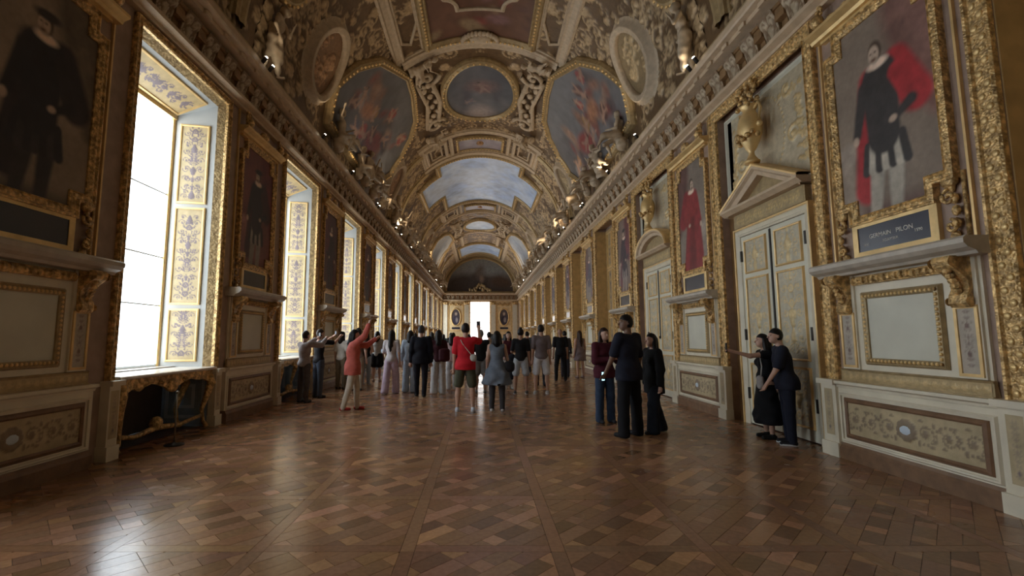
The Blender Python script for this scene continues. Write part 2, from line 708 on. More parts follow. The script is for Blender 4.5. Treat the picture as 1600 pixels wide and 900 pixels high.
def panel_pieces():
    a, b = BORD / 2, PM - BORD / 2
    g = 0.0016
    out = [([(-BORD / 2 + g, g - BORD / 2), (BORD / 2 - g, g - BORD / 2), (BORD / 2 - g, PM - BORD / 2 - g), (-BORD / 2 + g, PM - BORD / 2 - g)], 'rail'),
           ([(a + g, -BORD / 2 + g), (b - g, -BORD / 2 + g), (b - g, BORD / 2 - g), (a + g, BORD / 2 - g)], 'rail')]
    w = (b - a) * math.sqrt(2) / 10
    R = lambda p, q: (PM / 2 + (p - q) / math.sqrt(2), PM / 2 + (p + q) / math.sqrt(2))
    for r in range(-5, 5):
        q0, q1 = r * w + g, (r + 1) * w - g
        if r % 2 == 0:
            L = w * 5; off = (r // 2 % 2) * w * 3
        else:
            L = None
        p = -1.0 if L is None else -1.0 + off
        k = 0
        while p < 1.0:
            l = L if L else (w if k % 2 else w * 2.0)
            pc = [R(p + g, q0), R(p + l - g, q0), R(p + l - g, q1), R(p + g, q1)]
            pc = clip_sq(pc, a + g, b - g)
            if len(pc) >= 3:
                ar = abs(sum(pc[i - 1][0] * pc[i][1] - pc[i][0] * pc[i - 1][1] for i in range(len(pc)))) / 2
                if ar > .0009:
                    out.append((pc, 'bar' if L else ('key' if k % 2 else 'fill')))
            p += l; k += 1
    return out


_pieces = panel_pieces()
oak = np.array((0.335, 0.175, 0.094))
plist = []
for i in range(-4, 5):
    for j in range(-3, 50):
        ox, oy = PX0 + i * PM, PY0 + j * PM
        tone = rng.uniform(.88, 1.08)
        for (pc, kind) in _pieces:
            pts = [(ox + x, oy + y) for (x, y) in pc]
            cx = sum(p[0] for p in pts) / len(pts); cy = sum(p[1] for p in pts) / len(pts)
            if abs(cx) > 5.0 or cy > Y1:
                continue
            k = tone * rng.uniform(.80, 1.06)
            if kind == 'key' or (kind == 'bar' and rng.random() < .25):
                k *= rng.uniform(1.15, 1.65)
            if kind == 'fill' and rng.random() < .35:
                k *= .72
            area = 0
            if cy > 1.2:
                pr = [px_of(x, y, 0) for (x, y) in pts]
                if all(-60 < p[0] < 1660 and p[1] < 960 for p in pr):
                    area = abs(sum(pr[q - 1][0] * pr[q][1] - pr[q][0] * pr[q - 1][1] for q in range(len(pr)))) / 2
            plist.append((area, pts, oak * k * np.array((1, 1 + rng.uniform(-.05, .05), 1 + rng.uniform(-.12, .12)))))
plist.sort(key=lambda t: -t[0])


def plank(mb, pts, c):
    o = len(mb.v); n = len(pts); z = rng.uniform(-.0006, .0004)
    for (x, y) in pts:
        mb.v.append((x, y, z)); mb.c.append(tuple(c))
    for (x, y) in pts:
        mb.v.append((x, y, -.012)); mb.c.append(tuple(c))
    mb.f.append(tuple(range(o, o + n)))
    for i in range(n):
        j = (i + 1) % n
        mb.f.append((o + i, o + n + i, o + n + j, o + j))


for (ar, pts, c) in plist[:300]:
    mb = MB(); plank(mb, pts, c)
    link('plank', mb.mesh('plank', 'parquet'), floor)
mb = MB()
for (ar, pts, c) in plist[300:]:
    plank(mb, pts, c)
rest = link('parquet_planks', mb.mesh('parquet_planks', 'parquet'), floor)
rest['kind'] = 'stuff'

# ================================================================== WALLS
ident = lambda x, d, z: (x, d, z)
wl = MB(ident)
W_HALF = 1.13
lcent = [L0 + LP * k for k in range(-1, 11)]  # last bay's window is added to put more light on the far wall
edges = [Y0]
for c in lcent:
    edges += [c - W_HALF, c + W_HALF]
edges.append(Y1)
for a, b in zip(edges[0::2], edges[1::2]):
    wl.box(-XW - 1.0, -XW, 0, 5.95, a, b)
wl.box(-XW - 1.0, -XW, 5.95, 7.2, Y0, Y1)
wall_left = struct(link('wall_left', wl.mesh('wall_left', 'mauve_wall')), 'dark panelled window wall with gilt mouldings')

wr = MB(ident)
rcent = [R0 + RP * k for k in range(-1, 10)]
D_HALF = 1.28
REC = {}
edges = [Y0]
for k, c in zip(range(-1, 10), rcent):
    edges += [c - D_HALF, c + D_HALF]
    REC[k] = .16 if k in (0, 1) else .42
    wr.box(XW + REC[k], XW + .9, 0, 6.0, c - D_HALF, c + D_HALF)
edges.append(Y1)
for a, b in zip(edges[0::2], edges[1::2]):
    wr.box(XW, XW + .9, 0, 6.0, a, b)
wr.box(XW, XW + .9, 6.0, 7.2, Y0, Y1)
wall_right = struct(link('wall_right', wr.mesh('wall_right', 'mauve_wall')), 'panelled wall with doors, gilt pilaster strips and cream panels')

we = MB(ident)
we.box(-XW - .9, -1.2, 0, 5.95, Y1, Y1 + .6)
we.box(1.2, XW + .9, 0, 5.95, Y1, Y1 + .6)
we.box(-XW - .9, XW + .9, 5.95, 12.4, Y1, Y1 + .6)
mat('end_cream', (0.82, 0.63, 0.36), 0.5, 0.1, var=0.15, vscale=3, bump=0.1, bscale=20)
wall_far = struct(link('wall_far', we.mesh('wall_far', 'end_cream')), 'gilded end wall around the tall bright window')
wb = MB(ident)
wb.box(-XW - .9, XW + .9, 0, 12.4, Y0 - .6, Y0)
wall_back = struct(link('wall_back', wb.mesh('wall_back', 'end_cream')))

# ------------------------------------------------------------------ entablature
LEN = Y1 - Y0; MID = (Y0 + Y1) / 2


def entab(name, length, loc, rz, label):
    h = length / 2
    root = struct(empty(name, loc, rz), label)
    m = MB(); m.strip([(0, 6.08), (.10, 6.08), (.10, 6.13), (.20, 6.17), (.20, 6.235), (.05, 6.235)], -h, h)
    link('architrave_fillet', m.mesh('architrave_fillet', 'entab_stone'), root)
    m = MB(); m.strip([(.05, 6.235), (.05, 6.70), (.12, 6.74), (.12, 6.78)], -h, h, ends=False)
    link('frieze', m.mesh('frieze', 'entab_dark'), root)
    m = MB(); m.strip([(.12, 6.78), (.30, 6.80), (.30, 6.88), (.40, 6.90), (.42, 6.93), (.42, 7.04), (.36, 7.05), (.30, 7.05)], -h, h)
    link('corona', m.mesh('corona', 'entab_stone'), root)
    m = MB(); m.strip([(.30, 7.05), (.30, 7.07), (.36, 7.09), (.36, 7.15), (.28, 7.22), (.24, 7.26), (-.2, 7.26)], -h, h)
    link('bead_moulding', m.mesh('bead_moulding', 'stucco_gold'), root)
    return root, h


def bracket_proto():
    w, z0, z1 = .36, 6.25, 6.70
    st = mirror_x(spiral(.085, 6.58, .075, 1.3, 1, 0, .022) + leaf(0, 6.28, 1.2, .26, .03) + leaf(.02, 6.27, .7, .2, .026) + line(.16, 6.3, .14, 6.62, .016)) + rosette(0, 6.46, .07)
    xs = np.linspace(-w / 2, w / 2, 15); zs = np.linspace(z0, z1, 17)
    X, Z = np.meshgrid(xs, zs)
    base = .07 + .16 * ((Z - z0) / (z1 - z0)) ** 2
    H = base + st_height(X, Z, st, 1.3)
    t = np.clip(st_height(X, Z, st, 1.3) / .015, 0, 1)[..., None]
    C = np.array((.20, .12, .06)) * (1 - t) + np.array((.46, .36, .24)) * t
    m = MB(); m.grid(xs, zs, H, C)
    for sx in (-1, 1):
        o = len(m.v)
        for z, b in ((z0, .07), (6.5, .12), (z1, .23)):
            for d in (.04, b):
                m.v.append(V_face(sx * w / 2, d, z)); m.c.append((.3, .2, .1))
        m.f += [(o, o + 1, o + 3, o + 2), (o + 2, o + 3, o + 5, o + 4)]
    return m.mesh('frieze_bracket', 'gilt_relief', True)


bracket_me = bracket_proto()
m = MB(); m.box(-.085, .085, 6.80, 6.875, .14, .34)
dentil_me = m.mesh('dentil', 'entab_stone')
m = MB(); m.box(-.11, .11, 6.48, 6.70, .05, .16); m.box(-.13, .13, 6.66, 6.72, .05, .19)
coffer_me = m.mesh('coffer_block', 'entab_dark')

trim_l, h = entab('trim_1', LEN, (-XW, MID, 0), PI / 2, 'bracketed cornice running along the window wall')
trim_r, h = entab('trim_2', LEN, (XW, MID, 0), -PI / 2, 'bracketed cornice running along the door wall')
for root, sg in ((trim_l, 1), (trim_r, -1)):
    for k in range(100):
        y = 1.4 + k * .565
        x = (y - MID) * sg
        link('frieze_bracket', bracket_me, root, (x, 0, 0))
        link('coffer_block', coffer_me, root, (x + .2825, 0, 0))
        link('dentil', dentil_me, root, (x + .14, 0, 0))
trim_e, _ = entab('trim_3', 2 * XW, (0, Y1, 0), 0, 'bracketed cornice above the end window')
for k in range(17):
    link('frieze_bracket', bracket_me, trim_e, (-4.5 + k * .5625, 0, 0))

# ------------------------------------------------------------------ wall bay kit (facing coordinates)
GILT_PROF = [(0, 0), (0, .05), (.015, .07), (.03, .05), (.05, .06), (.085, .09), (.10, .07), (.12, .08), (.12, 0)]


def frame_mb(poly, prof, mp=V_face, closed=True):
    m = MB(mp); m.frame(poly, prof, closed); return m


def scaled(prof, k, kd=1.0, base=0.0):
    return [(o * k, d * kd + base) for (o, d) in prof]


cream_c, ochre, violet, gold_c = (.60, .56, .44), (.56, .40, .18), (.22, .15, .17), (.72, .50, .20)


def dado_protos(half, relief_on=True):
    out = []
    m = MB(); m.strip([(0, 0), (.13, 0), (.13, .14), (.11, .17), (.10, .20), (0, .20)], -half, half)
    out.append(P('plinth', m, 'brown_wood'))
    m = MB(); m.box(-half, half, .20, .90, 0, .08)
    m.frame(rect(-half + .07, half - .07, .25, .80), [(0, .08), (0, .10), (.02, .105), (.035, .08)])
    out.append(P('dado_body', m, 'cream'))
    m = MB(); m.strip([(0, .90), (.10, .90), (.11, .93), (.15, .95), (.15, .985), (0, .985)], -half, half)
    out.append(P('dado_cap', m, 'cream'))
    w = half - .17
    rl = relief(-w, w, .33, .72, .016, [(x, z + .525, t) for (x, z, t) in st_rinceau(2 * w, .36)] + rosette(0, .525, .13, 10), .085, (.50, .40, .24), (.28, .21, .14), .5)
    fr = frame_mb(rect(-w, w, .33, .72), [(0, .082), (0, .10), (.02, .115), (.045, .10), (.06, .082)])
    cart = MB(); cart.blob((0, .095, .525), (.10, .016, .055), 12, 6)
    mm = MATS.get('cartouche') or mat('cartouche', (.62, .70, .78), .35)
    out.append(P('dado_panel', rl, 'paint_relief', [P('panel_frame', fr, 'brown_wood'), P('cartouche', cart, 'cartouche', smooth=True)], smooth=True))
    return out


def bracket_big(sx):
    """scrolled console carrying the shelf, at x = sx"""
    m = MB()
    w = .09
    prof = [(.06, 1.86), (.10, 1.84), (.13, 1.88), (.12, 1.96), (.09, 2.02), (.10, 2.10), (.17, 2.18), (.25, 2.24), (.27, 2.30), (.25, 2.34), (.05, 2.34)]
    m.strip(prof, sx - w, sx + w)
    for z, d, r in ((2.28, .24, .05), (1.90, .11, .04)):
        o = MB()
        n = 12
        for x in (sx - w - .012, sx + w + .012):
            c = m.pt(x, d, z)
            ring = [m.pt(x, d + r * math.cos(2 * PI * k / n), z + r * math.sin(2 * PI * k / n)) for k in range(n)]
            for k in range(n):
                m.f.append((c, ring[k], ring[(k + 1) % n]))
    for k in range(5):
        m.blob((sx, .12 + .02 * k, 2.0 + .05 * k), (.05, .03, .03))
    return m


def lower_panel_protos():
    out = []
    hw = .98
    m = MB(); m.box(-.90, .90, .985, 2.34, 0, .03)
    out.append(P('backing_panel', m, 'cream'))
    rl = relief(-.90, .90, 1.0, 1.12, .011, [(x, z + 1.057, t) for (x, z, t) in sum([rosette(-.85 + .1 * k, 0, .036) + leaf(-.82 + .1 * k, -.02, .6, .06, .01) for k in range(18)], [])], .058, (.50, .37, .19), (.64, .47, .23), .5)
    mm = MB(); mm.strip([(.0, .985), (.075, .985), (.075, 1.0), (.055, 1.0), (.055, 1.12), (.065, 1.14), (.03, 1.15)], -.92, .92)
    out.append(P('carved_band', mm, 'stucco_gold', [P('band_relief', rl, 'gilt_relief', smooth=True)]))
    fr = frame_mb(rect(-.43, .43, 1.30, 2.02), [(0, .035), (0, .06), (.02, .075), (.05, .06), (.065, .07), (.085, .035)])
    bd = MB()
    for (x0, z0, x1, z1) in ((-.46, 1.27, .46, 1.27), (-.46, 2.05, .46, 2.05), (-.46, 1.27, -.46, 2.05), (.46, 1.27, .46, 2.05)):
        n = int(max(abs(x1 - x0), abs(z1 - z0)) / .05)
        for k in range(n + 1):
            bd.blob((x0 + (x1 - x0) * k / n, .068, z0 + (z1 - z0) * k / n), (.02, .016, .02), 6, 4)
    m = MB(); m.fill(rect(-.43, .43, 1.30, 2.02), .04)
    out.append(P('field_panel', m, 'cream_panel', [P('panel_frame', fr, 'stucco_gold'), P('beading', bd, 'gilt_plain', smooth=True)]))
    for sx in (-1, 1):
        cx = sx * .74
        m = MB(); m.box(cx - .13, cx + .13, 1.15, 2.34, .03, .055)
        fr = frame_mb(rect(cx - .085, cx + .085, 1.20, 1.83), [(0, .056), (0, .07), (.03, .07), (.03, .055)])
        st = [(x + cx, z + 1.22, t) for (x, z, t) in st_candelabra(.15, .6, 3)]
        rl = relief(cx - .085, cx + .085, 1.20, 1.83, .014, st, .058, (.48, .42, .34), (.22, .15, .13), .5)
        out.append(P('pilaster_strip', m, 'cream', [P('panel_frame', fr, 'gilt_plain'), P('hanging_ornament', rl, 'paint_relief', smooth=True)]))
        out.append(P('scroll_bracket', bracket_big(sx * .74), 'gilt'))
    m = MB(); m.strip([(.03, 2.20), (.08, 2.20), (.10, 2.25), (.08, 2.30), (.05, 2.31)], -.6, .6)
    for k in range(16):
        m.blob((-.56 + .075 * k, .09, 2.25), (.03, .03, .04), 6, 4)
    out.append(P('bead_band', m, 'gilt'))
    m = MB(); m.strip([(0, 2.33), (.18, 2.33), (.20, 2.36), (.27, 2.39), (.31, 2.43), (.31, 2.475), (.28, 2.50), (0, 2.50)], -1.03, 1.03)
    out.append(P('shelf', m, 'stone'))
    return out


STEP = [(-.44, 3.06), (.44, 3.06), (.44, 3.26), (.66, 3.26), (.66, 5.20), (.50, 5.20), (.50, 5.46), (-.50, 5.46), (-.50, 5.20), (-.66, 5.20), (-.66, 3.26), (-.44, 3.26)]


def acanthus(m, x, z, sgn, h=.46, d=.05):
    for k in range(5):
        t = k / 4
        m.blob((x + sgn * .05 * math.sin(3 * t), d + .02 * math.sin(PI * t), z + h * t), (.055 - .02 * t, .035, .06))
    st = spiral(x, z + h * .8, .08, 1.3, sgn, PI / 2, .022) + spiral(x, z + h * .2, .07, 1.3, -sgn, PI / 2, .02)
    m.tube([(px, d + .035, pz) for (px, pz, t) in st[:22]], .02, 5)
    m.tube([(px, d + .035, pz) for (px, pz, t) in st[23:45]], .018, 5)


def portrait_parts():
    """frame, crest, ornaments, plaque: shared by every portrait"""
    out = {}
    m = frame_mb(STEP, [(0, .02), (0, .05), (.012, .06), (.02, .05), (.06, .075), (.085, .065), (.10, .085), (.12, .08), (.12, 0)])
    out['frame'] = m.mesh('frame', 'gilt')
    m = MB()
    # carved leaf run along the frame
    pp = offset_poly(dense(STEP, .07), .055)
    for (x, z) in pp:
        m.blob((x, .068, z), (.020, .012, .020), 5, 3)
    out['leaf_run'] = m.mesh('leaf_run', 'gilt_plain', True)
    m = MB(); m.strip([(0, 5.62), (.12, 5.62), (.14, 5.66), (.22, 5.70), (.22, 5.74), (.0, 5.76)], -.90, .90)
    m.box(-.80, .80, 5.585, 5.63, 0, .07)
    out['crown'] = m.mesh('crown', 'gilt_plain')
    m = MB()
    for sx in (-1, 1):
        acanthus(m, sx * .72, 5.72, sx, .34, .10)
        m.blob((sx * .72, .16, 5.86), (.09, .08, .10), 8, 6)
        m.blob((sx * .55, .10, 5.80), (.10, .05, .06), 8, 5)
    m.blob((0, .12, 5.87), (.16, .08, .10), 10, 6)
    for k in range(9):
        m.blob((-.4 + .1 * k, .10, 5.79 + .03 * math.sin(k * 1.4)), (.06, .05, .035), 6, 4)
    out['crest'] = m.mesh('crest', 'gilt', True)
    for nm, sx in (('a', -1), ('b', 1)):
        m = MB(); acanthus(m, sx * .70, 2.56, sx, .5, .03)
        m.box(sx * .82 - .015, sx * .82 + .015, 2.52, 3.2, 0, .03)
        m.blob((sx * .70, .04, 3.12), (.09, .05, .07), 8, 5)
        out['side' + nm] = m.mesh('scroll_ornament', 'gilt', True)
    m = MB(); m.slab(rect(-.47, .47, 2.60, 2.90), 0, .045)
    out['plaque'] = m.mesh('plaque', 'navy_plaque')
    m = frame_mb(rect(-.47, .47, 2.60, 2.90), [(0, .046), (0, .055), (.07, .06), (.085, .05), (.085, 0)])
    out['plaque_frame'] = m.mesh('plaque_frame', 'gilt_plain')
    m = MB(); m.box(-.90, -.875, 2.5, 6.08, 0, .035); m.box(.875, .90, 2.5, 6.08, 0, .035)
    out['edge_strip'] = m.mesh('edge_strip', 'gilt_plain')
    return out


PP = portrait_parts()


def portrait_canvas(seed, bg, coat, cape, legs, curtain, dress=False, flip=1, hat=False, res=.022, pale=(.55, .40, .30), drop=.16, fs=1.16):
    p = Paint(-.68, .68, 3.02, 5.50, res, bg, seed)
    ZS = np.array(p.Z); XS = np.array(p.X); p.Z = (p.Z - 4.0) / fs + 4.0 + drop; p.X = p.X / fs
    f = flip
    # curtain, floor, table or bust
    p.ell(f * .55, 5.1, .42, .75, curtain, f * .35, .08)
    p.cap(f * .35, 5.45, f * .62, 4.2, .10, .16, tuple(c * 1.25 for c in curtain), .05)
    p.band(2.9, 3.42, tuple(c * .7 for c in curtain), .08)
    p.cap(-f * .48, 3.1, -f * .48, 3.95, .16, .12, tuple(c * 1.2 + .03 for c in bg), .06)
    p.ell(-f * .46, 4.05, .12, .14, tuple(c * 1.4 + .06 for c in bg), 0, .03)
    # cape behind
    p.cap(-f * .12, 4.75, -f * .24, 3.6, .13, .16, cape, .03)
    p.cap(f * .20, 4.78, f * .38, 4.35, .15, .17, cape, .03)
    if dress:
        p.cap(0, 4.4, 0, 3.35, .20, .42, coat, .03)
        p.cap(0, 4.75, 0, 4.35, .19, .20, coat, .02)
        p.cap(0, 4.3, f * .05, 3.3, .08, .16, tuple(c * .65 for c in coat), .04)
    else:
        for sx in (-1, 1):
            p.cap(sx * .10 + f * .02, 3.95, sx * .13 - f * .06, 3.15, .10, .055, legs, .02)
        for k in range(7):
            p.cap(-.20 + .067 * k, 4.05, -.24 + .08 * k, 3.78, .045, .05, tuple(1.25 * c for c in legs) if k % 2 else coat, .012)
        p.cap(0, 4.72, 0, 4.1, .21, .19, coat, .02)
    # sleeves and hands
    p.cap(f * .20, 4.68, f * .33, 4.32, .095, .07, coat if dress else cape, .02)
    p.cap(f * .33, 4.32, f * .14, 4.22, .06, .04, coat, .02)
    p.ell(f * .12, 4.22, .045, .035, pale, .2, .012, .1)
    p.cap(-f * .19, 4.68, -f * .32, 4.22, .08, .055, coat, .02)
    p.ell(-f * .34, 4.16, .04, .05, pale, 0, .012, .1)
    # collar, head, hair
    p.ell(0, 4.87, .12, .05, tuple(min(1, c * 1.5 + .05) for c in pale), 0, .015, .1)
    p.ell(-f * .02, 5.01, .082, .115, (.06, .035, .02), 0, .015, .2)
    p.ell(-f * .035, 4.985, .066, .095, pale, 0, .012, .1)
    p.ell(-f * .04, 4.93, .035, .02, (.16, .08, .05), 0, .012, .1)
    for sx in (-1, 1):
        p.ell(-f * .04 + sx * .026, 5.005, .013, .009, (.06, .03, .02), 0, .01, .1)
    p.cap(-f * .045, 5.0, -f * .048, 4.96, .008, .012, tuple(c * .8 for c in pale), .008, .1)
    if hat:
        p.ell(f * .0, 5.09, .14, .05, (.04, .03, .03), .1, .015, .2)
    p.Z = ZS; p.X = XS
    return canvas_mb(p, STEP, .03).mesh('canvas', 'canvas')


def portrait(loc, rz, label, cv, lettering=None, scale=None):
    root = tag(empty('framed_portrait', loc, rz), label, 'portrait', 'gilt framed portraits along the gallery walls')
    link('canvas', cv, root)
    fr = link('frame', PP['frame'], root)
    link('leaf_run', PP['leaf_run'], fr)
    link('crown', PP['crown'], root); link('crest', PP['crest'], root)
    link('scroll_ornament', PP['sidea'], root); link('scroll_ornament', PP['sideb'], root)
    link('edge_strip', PP['edge_strip'], root)
    pl = link('plaque', PP['plaque'], root)
    link('plaque_frame', PP['plaque_frame'], pl)
    for t in (lettering or []):
        link('lettering', t, pl)
    return root


DADO = dado_protos(.98)
LOWER = lower_panel_protos()

dk = (.055, .04, .032)
CV = [
    portrait_canvas(1, (.24, .18, .135), (.045, .038, .036), (.42, .03, .035), (.42, .37, .30), (.20, .10, .08), flip=1, res=.013),
    portrait_canvas(2, (.24, .19, .15), (.28, .03, .03), (.25, .025, .03), (.2, .1, .08), (.12, .06, .05), dress=True, flip=-1, res=.016),
    portrait_canvas(3, (.22, .15, .12), (.06, .04, .05), (.18, .05, .06), (.3, .24, .2), (.14, .04, .04), flip=1, hat=True),
    portrait_canvas(4, (.26, .20, .16), (.12, .10, .12), (.16, .08, .09), (.32, .26, .2), (.17, .10, .08), flip=-1),
]
CVL = [
    portrait_canvas(11, (.30, .225, .16), (.020, .017, .022), (.03, .022, .025), (.035, .028, .03), (.13, .095, .065), flip=1, hat=True, res=.013),
    portrait_canvas(12, (.20, .07, .06), (.035, .028, .03), (.07, .03, .03), (.26, .22, .18), (.14, .035, .035), flip=1, hat=True, res=.016),
    portrait_canvas(13, (.10, .04, .04), (.05, .03, .035), (.12, .03, .035), (.05, .035, .035), (.11, .03, .03), flip=-1),
]
ORD = ['nearest', 'second', 'third', 'fourth', 'fifth', 'sixth', 'seventh', 'eighth', 'ninth', 'tenth', 'eleventh', 'twelfth']
txt = [text_mb('GERMAIN', .30, -.155, 2.745, .046).mesh('lettering', 'lettering'),
       text_mb('PILON', .205, .165, 2.745, .046).mesh('lettering', 'lettering'),
       text_mb('SCULPTEUR', .20, -.02, 2.675, .046).mesh('lettering', 'lettering'),
       text_mb('1535', .065, -.36, 2.665, .046).mesh('lettering', 'lettering'),
       text_mb('1590', .085, .33, 2.70, .046).mesh('lettering', 'lettering')]
desc_r = ['large gilt portrait of man in dark doublet and red cape above lettered plaque',
          'gilt portrait of woman in crimson dress between the two panelled doors']
for k in range(11):
    y = 5.30 + RP * k
    place(DADO, wall_right, (XW, y, 0), -PI / 2)
    place(LOWER, wall_right, (XW, y, 0), -PI / 2)
    lab = desc_r[k] if k < 2 else 'gilt framed portrait on door wall, %s one from the camera' % ORD[k]
    portrait((XW, y, 0), -PI / 2, lab, CV[k] if k < 4 else CV[2 + k % 2], txt if k == 0 else None)
desc_l = ['dim portrait of man in black with broad black hat, nearest on window wall', 'gilt portrait of man in black against dark red ground between first two windows']
for k in range(11):
    y = L0 - LP / 2 + LP * k
    place(DADO, wall_left, (-XW, y, 0), PI / 2)
    place(LOWER, wall_left, (-XW, y, 0), PI / 2)
    lab = desc_l[k] if k < 2 else 'gilt framed portrait on window wall, %s one from the camera' % ORD[k]
    portrait((-XW, y, 0), PI / 2, lab, CVL[min(k, 2)], None)

# ------------------------------------------------------------------ gilt frames round the door bays and pedestals


def door_frame_protos(half, top, w=.22):
    U = [(half, .985), (half, top), (-half, top), (-half, .985)]
    m = frame_mb(U, [(0, 0), (0, .05), (.02, .065), (.03, .045), (w - .05, .045), (w - .035, .07), (w - .012, .075), (w, .05), (w, 0)], closed=False)
    lf = MB()
    run = []
    for sx in (-1, 1):
        n = int((top - 1.05) / .115)
        for q in range(n):
            run.append((sx * (half + w * .47), 1.05 + q * .115, 0))
    n = int(2 * half / .115)
    for q in range(n + 1):
        run.append((-half + 2 * half * q / n, top + w * .47, 1))
    for i, (x, z, hz) in enumerate(run):
        s = 1 if i % 2 else -1
        ox, oz = (0, s * .03) if hz else (s * .03, 0)
        kk = w / .22
        lf.blob((x + ox * kk, .046, z + oz * kk), (.036 * kk, .014, .036 * kk), 6, 4)
        lf.blob((x - ox * 1.4 * kk, .046, z - oz * 1.4 * kk), (.016, .012, .016), 5, 3)
    return [P('gilt_frame', m, 'gilt', [P('leaf_run', lf, 'gilt_plain', smooth=True)])]


def pedestal_protos(half, w=.22):
    out = []
    for sx in (-1, 1):
        cx = sx * (half + w / 2)
        m = MB(); m.box(cx - w / 2 - .02, cx + w / 2 + .02, .18, .93, 0, .12); m.box(cx - w / 2 - .04, cx + w / 2 + .04, .93, .995, 0, .17); m.box(cx - w / 2 - .035, cx + w / 2 + .035, 0, .18, 0, .15)
        st = [(x + cx, z + .28, t) for (x, z, t) in st_candelabra(.12, .58, 8)]
        rl = relief(cx - .07, cx + .07, .27, .87, .014, st, .124, (.50, .40, .24), (.20, .16, .17), .4)
        out.append(P('pedestal', m, 'cream', [P('pedestal_panel', rl, 'paint_relief', smooth=True)]))
    return out


DF = door_frame_protos(D_HALF, 5.88); PD = pedestal_protos(D_HALF)
for k, c in zip(range(-1, 10), rcent):
    place(DF, wall_right, (XW, c, 0), -PI / 2); place(PD, wall_right, (XW, c, 0), -PI / 2)
WF = door_frame_protos(W_HALF, 5.93, .12); PDL = pedestal_protos(W_HALF, .14)
for c in lcent:
    place(WF, wall_left, (-XW, c, 0), PI / 2); place(PDL, wall_left, (-XW, c, 0), PI / 2)

# ------------------------------------------------------------------ doors (right wall, two nearest bays)


